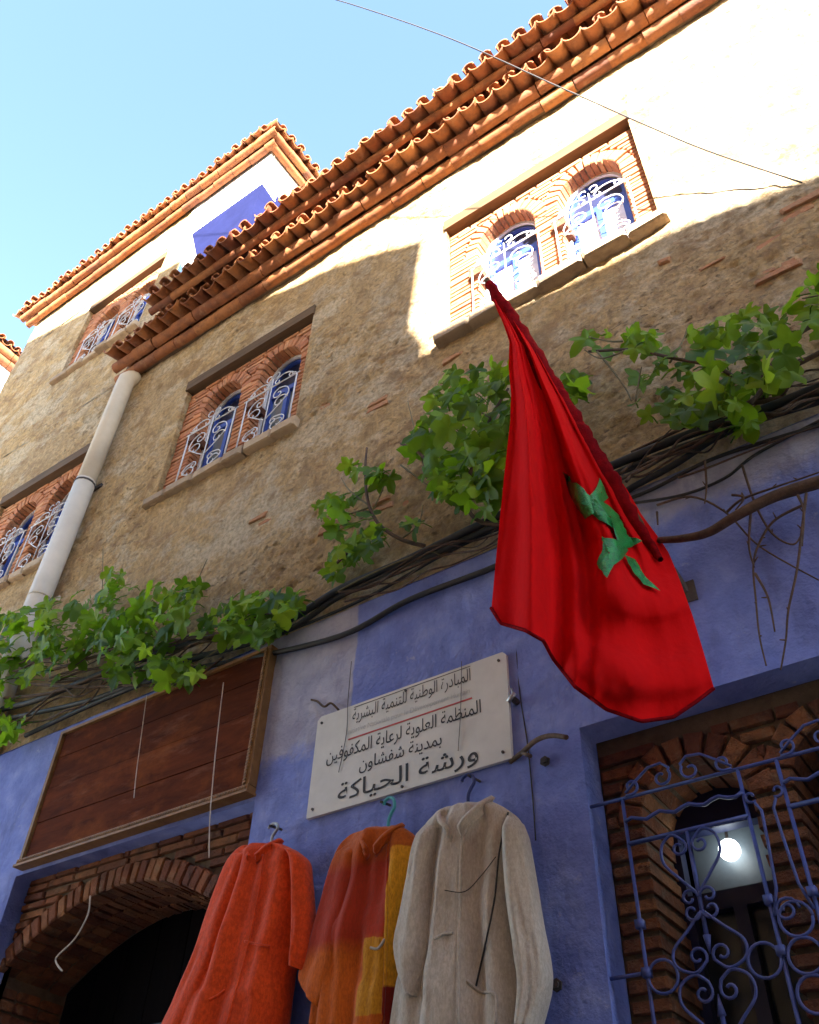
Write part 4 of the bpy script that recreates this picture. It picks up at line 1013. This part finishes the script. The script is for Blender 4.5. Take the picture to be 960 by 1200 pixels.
# ------------------------------------------------------------------ vines
LEAF = [(-90, .16), (-70, .30), (-50, .62), (-38, .72), (-22, .60), (-8, .46), (6, .74), (20, .88), (30, .98), (42, .78), (56, .60), (66, .86), (78, .98), (90, 1.12)]
LEAF = LEAF+[(180-a, r_) for a, r_ in LEAF[-2::-1]]
def leaf(mb, base, tipdir, normal, size):
    t = tipdir.normalized(); nrm = (normal-t*normal.dot(t)).normalized(); s = t.cross(nrm)
    curl = rnd.uniform(.1, .9); fold = rnd.uniform(.0, .6); wav = rnd.uniform(0, 6.28); vs = [base]; m = len(LEAF)
    for f in (.5, 1.0):
        for (a, r_) in LEAF:
            a_ = rad(a+rnd.uniform(-3, 3)); q = r_*size*.58*f*rnd.uniform(.93, 1.05)
            x = q*math.cos(a_); y = q*math.sin(a_)
            z = -curl*(y*abs(y)+x*x*.6)/size + fold*abs(x)*.5 + .05*size*f*math.sin(4*a_+wav)
            vs.append(base+s*x+t*y+nrm*z)
    fs = []
    for k in range(m-1):
        fs += [(0, 1+k, 2+k), (1+k, 1+m+k, 2+m+k, 2+k)]
    mb.add(vs, fs)
def vine(name, polys, stems, label, shoots, size, tangle=()):
    """polys: (outline px, count, ymin, ymax)"""
    first = at(*stems[0][0]); e = empty(name, first, label, 'vine', 'grapevines growing along the wall')
    lm = MB(); sm = MB()
    for poly, cnt, ya, yb in polys:
        xs = [p[0] for p in poly]; ys = [p[1] for p in poly]; k = 0; guard = 0
        placed = []
        while k < cnt*1.75 and guard < int(cnt*1.75)*60:
            guard += 1
            p = (rnd.uniform(min(xs), max(xs)), rnd.uniform(min(ys), max(ys)))
            if not inside(p, poly): continue
            y = rnd.uniform(ya, yb)
            b = at(p[0], p[1], y)
            if any((b-q).length < .038 for q in placed): continue
            placed.append(b); k += 1
            nrm = Vector((rnd.gauss(.05, .4), -1+rnd.gauss(0, .25), -.15+rnd.gauss(0, .5))).normalized()
            tip_ = Vector((rnd.gauss(0, .6), -.35+rnd.gauss(0, .3), -.75+rnd.gauss(0, .5)))
            sz = size*rnd.uniform(.5, 1.25)*.96
            leaf(lm, b, tip_, nrm, sz)
            pet = b-tip_.normalized()*sz*.45+Vector((rnd.gauss(0, .03), .05, rnd.uniform(-.03, .06)))
            pet.y = min(pet.y, -.02)
            lm.tube([b, lerp(b, pet, .5)+Vector((0, 0, .012)), pet], .0035, 4)
    lm.build('foliage', 'leaf', e, True)
    for st in stems:
        mb = MB(); mb.tube(smooth_path([at(*p) for p in st], 7), .013, 6, taper=.55); mb.build('stem', 'stem', e, True)
    for st in shoots: sm.tube(smooth_path([at(*p) for p in st], 6), .0058, 5, taper=.5)
    sm.build('shoots', 'stem_green', e, True)
    for (a, b, k) in tangle:
        for q in range(k):
            pts = []; o = rnd.uniform(-14, 16)
            for t in range(7):
                f = t/6; pts.append(at(lerp(a[0], b[0], f)+rnd.uniform(-6, 6), lerp(a[1], b[1], f)+o*math.sin(math.pi*f*rnd.uniform(.6, 1.3))+rnd.uniform(-6, 6), rnd.uniform(-.16, -.05)))
            mb = MB(); mb.tube(smooth_path(pts, 6), rnd.uniform(.004, .010), 5, taper=.6); mb.build('stem', 'stem', e, True)
    return e
vine('grapevine', [
    ([(-40, 720), (0, 712), (45, 706), (60, 695), (62, 720), (75, 760), (60, 790), (30, 800), (0, 805), (-40, 810)], 52, -.45, -.08),
    ([(85, 700), (92, 690), (110, 676), (150, 664), (165, 690), (150, 705), (190, 715), (180, 740), (200, 755), (150, 780), (110, 765), (95, 745)], 46, -.45, -.08),
    ([(160, 690), (195, 690), (232, 682), (232, 705), (215, 730), (190, 745), (165, 725)], 20, -.4, -.08),
    ([(228, 735), (250, 715), (285, 692), (330, 690), (352, 700), (338, 722), (318, 738), (300, 752), (262, 752)], 34, -.38, -.08),
    ([(122, 775), (150, 778), (215, 770), (235, 782), (232, 798), (200, 800), (165, 795), (130, 796)], 22, -.3, -.08),
    ([(-40, 805), (10, 800), (30, 830), (20, 865), (-10, 880), (-40, 880)], 16, -.4, -.08),
    ([(60, 700), (90, 705), (110, 760), (70, 800), (40, 780)], 16, -.4, -.1)],
    [[(-40, 800, -.12), (40, 790, -.14), (110, 770, -.12), (170, 752, -.13), (235, 748, -.12), (300, 735, -.1), (345, 722, -.09)],
     [(20, 800, -.1), (90, 805, -.12), (150, 803, -.12), (215, 800, -.12), (262, 770, -.1)],
     [(-20, 820, -.1), (60, 812, -.12), (120, 790, -.12), (200, 760, -.1)]],
    'broad leafy grapevine at the left in front of the drainpipe and above the board panel',
    [[(122, 745, -.15), (120, 700, -.16), (121, 640, -.1)], [(215, 735, -.12), (228, 690, -.12), (243, 655, -.08)], [(100, 760, -.14), (60, 740, -.16), (30, 735, -.2)], [(270, 750, -.12), (230, 778, -.12), (180, 800, -.1)], [(290, 730, -.12), (320, 700, -.14), (350, 697, -.14)]], .165, [((-20, 790), (180, 745), 5), ((60, 800), (260, 750), 5), ((180, 760), (350, 715), 5), ((10, 850), (130, 800), 3)])
vine('grapevine', [
    ([(508, 440), (535, 430), (600, 432), (604, 470), (600, 560), (588, 592), (560, 600), (530, 590), (500, 570), (490, 545), (466, 535), (468, 515), (495, 495), (505, 470)], 88, -.55, -.08)],
    [[(600, 615, -.08), (560, 610, -.12), (545, 580, -.2), (560, 530, -.25), (575, 490, -.28), (596, 455, -.3)], [(545, 585, -.18), (520, 560, -.22), (490, 530, -.22), (470, 520, -.2)]],
    'dense grapevine clump just left of the red flag',
    [[(575, 490, -.28), (545, 470, -.26), (520, 440, -.24)], [(500, 560, -.2), (490, 520, -.1), (478, 470, -.06)], [(470, 545, -.1), (520, 580, -.1), (545, 575, -.1)]], .165, [((400, 700), (590, 625), 5)])
vine('grapevine', [
    ([(372, 592), (400, 575), (425, 575), (425, 600), (440, 600), (420, 625), (380, 625)], 11, -.3, -.08), ([(430, 548), (465, 552), (462, 566), (440, 566)], 4, -.25, -.08), ([(396, 543), (420, 540), (424, 552), (404, 556)], 2, -.2, -.08),
    ([(385, 648), (440, 610), (455, 612), (458, 630), (430, 650), (400, 680), (384, 672)], 14, -.3, -.06), ([(475, 612), (492, 610), (492, 625), (478, 626)], 2, -.2, -.08)],
    [[(498, 640, -.08), (470, 632, -.12), (445, 615, -.16), (432, 590, -.16), (428, 555, -.14), (430, 525, -.08)], [(445, 618, -.14), (415, 640, -.16), (395, 660, -.16)]],
    'small sparse grapevine shoot with lobed leaves above the left end of the cables',
    [[(432, 592, -.16), (410, 575, -.15), (400, 560, -.14)], [(436, 600, -.15), (448, 575, -.15), (452, 560, -.15)], [(470, 632, -.12), (490, 615, -.12), (496, 592, -.1)], [(432, 595, -.15), (400, 605, -.16), (385, 605, -.16)], [(375, 705, -.08), (430, 675, -.12), (495, 648, -.1), (515, 650, -.08)]], .15)
vine('grapevine', [
    ([(648, 440), (690, 430), (700, 445), (690, 465), (660, 470)], 5, -.35, -.15), ([(682, 392), (712, 388), (712, 410), (690, 412)], 2, -.3, -.15), ([(735, 380), (768, 392), (782, 420), (745, 425), (735, 405)], 7, -.35, -.15),
    ([(798, 385), (840, 372), (860, 362), (910, 366), (925, 400), (928, 440), (900, 455), (880, 460), (850, 440), (815, 410)], 27, -.5, -.1),
    ([(735, 440), (770, 430), (830, 420), (880, 450), (860, 480), (815, 500), (780, 495), (745, 480), (728, 470)], 22, -.5, -.1), ([(848, 480), (885, 478), (880, 505), (850, 505)], 3, -.3, -.1), ([(930, 345), (960, 318), (1000, 320), (1000, 390), (935, 388)], 16, -.5, -.15)],
    [[(990, 372, -.15), (945, 385, -.2), (915, 415, -.25), (880, 450, -.25), (840, 430, -.28), (790, 420, -.28), (740, 410, -.25), (690, 412, -.2)], [(990, 400, -.1), (930, 430, -.12), (880, 470, -.12), (820, 500, -.1)], [(985, 455, -.08), (900, 470, -.1), (850, 480, -.1), (740, 530, -.06)]],
    'large leaved grapevine at the right above the blue wall beside the flag',
    [[(735, 410, -.25), (705, 420, -.25), (685, 410, -.22)], [(700, 412, -.22), (730, 450, -.24), (740, 470, -.24)], [(785, 425, -.28), (800, 400, -.25), (805, 385, -.25)], [(745, 470, -.25), (750, 440, -.25), (752, 430, -.25)], [(875, 390, -.3), (880, 420, -.28), (885, 450, -.25)], [(730, 400, -.25), (715, 400, -.25), (690, 395, -.22)], [(990, 340, -.3), (940, 350, -.3)]], .16, [((730, 560), (880, 490), 4), ((850, 500), (985, 440), 5), ((880, 470), (985, 410), 3)])
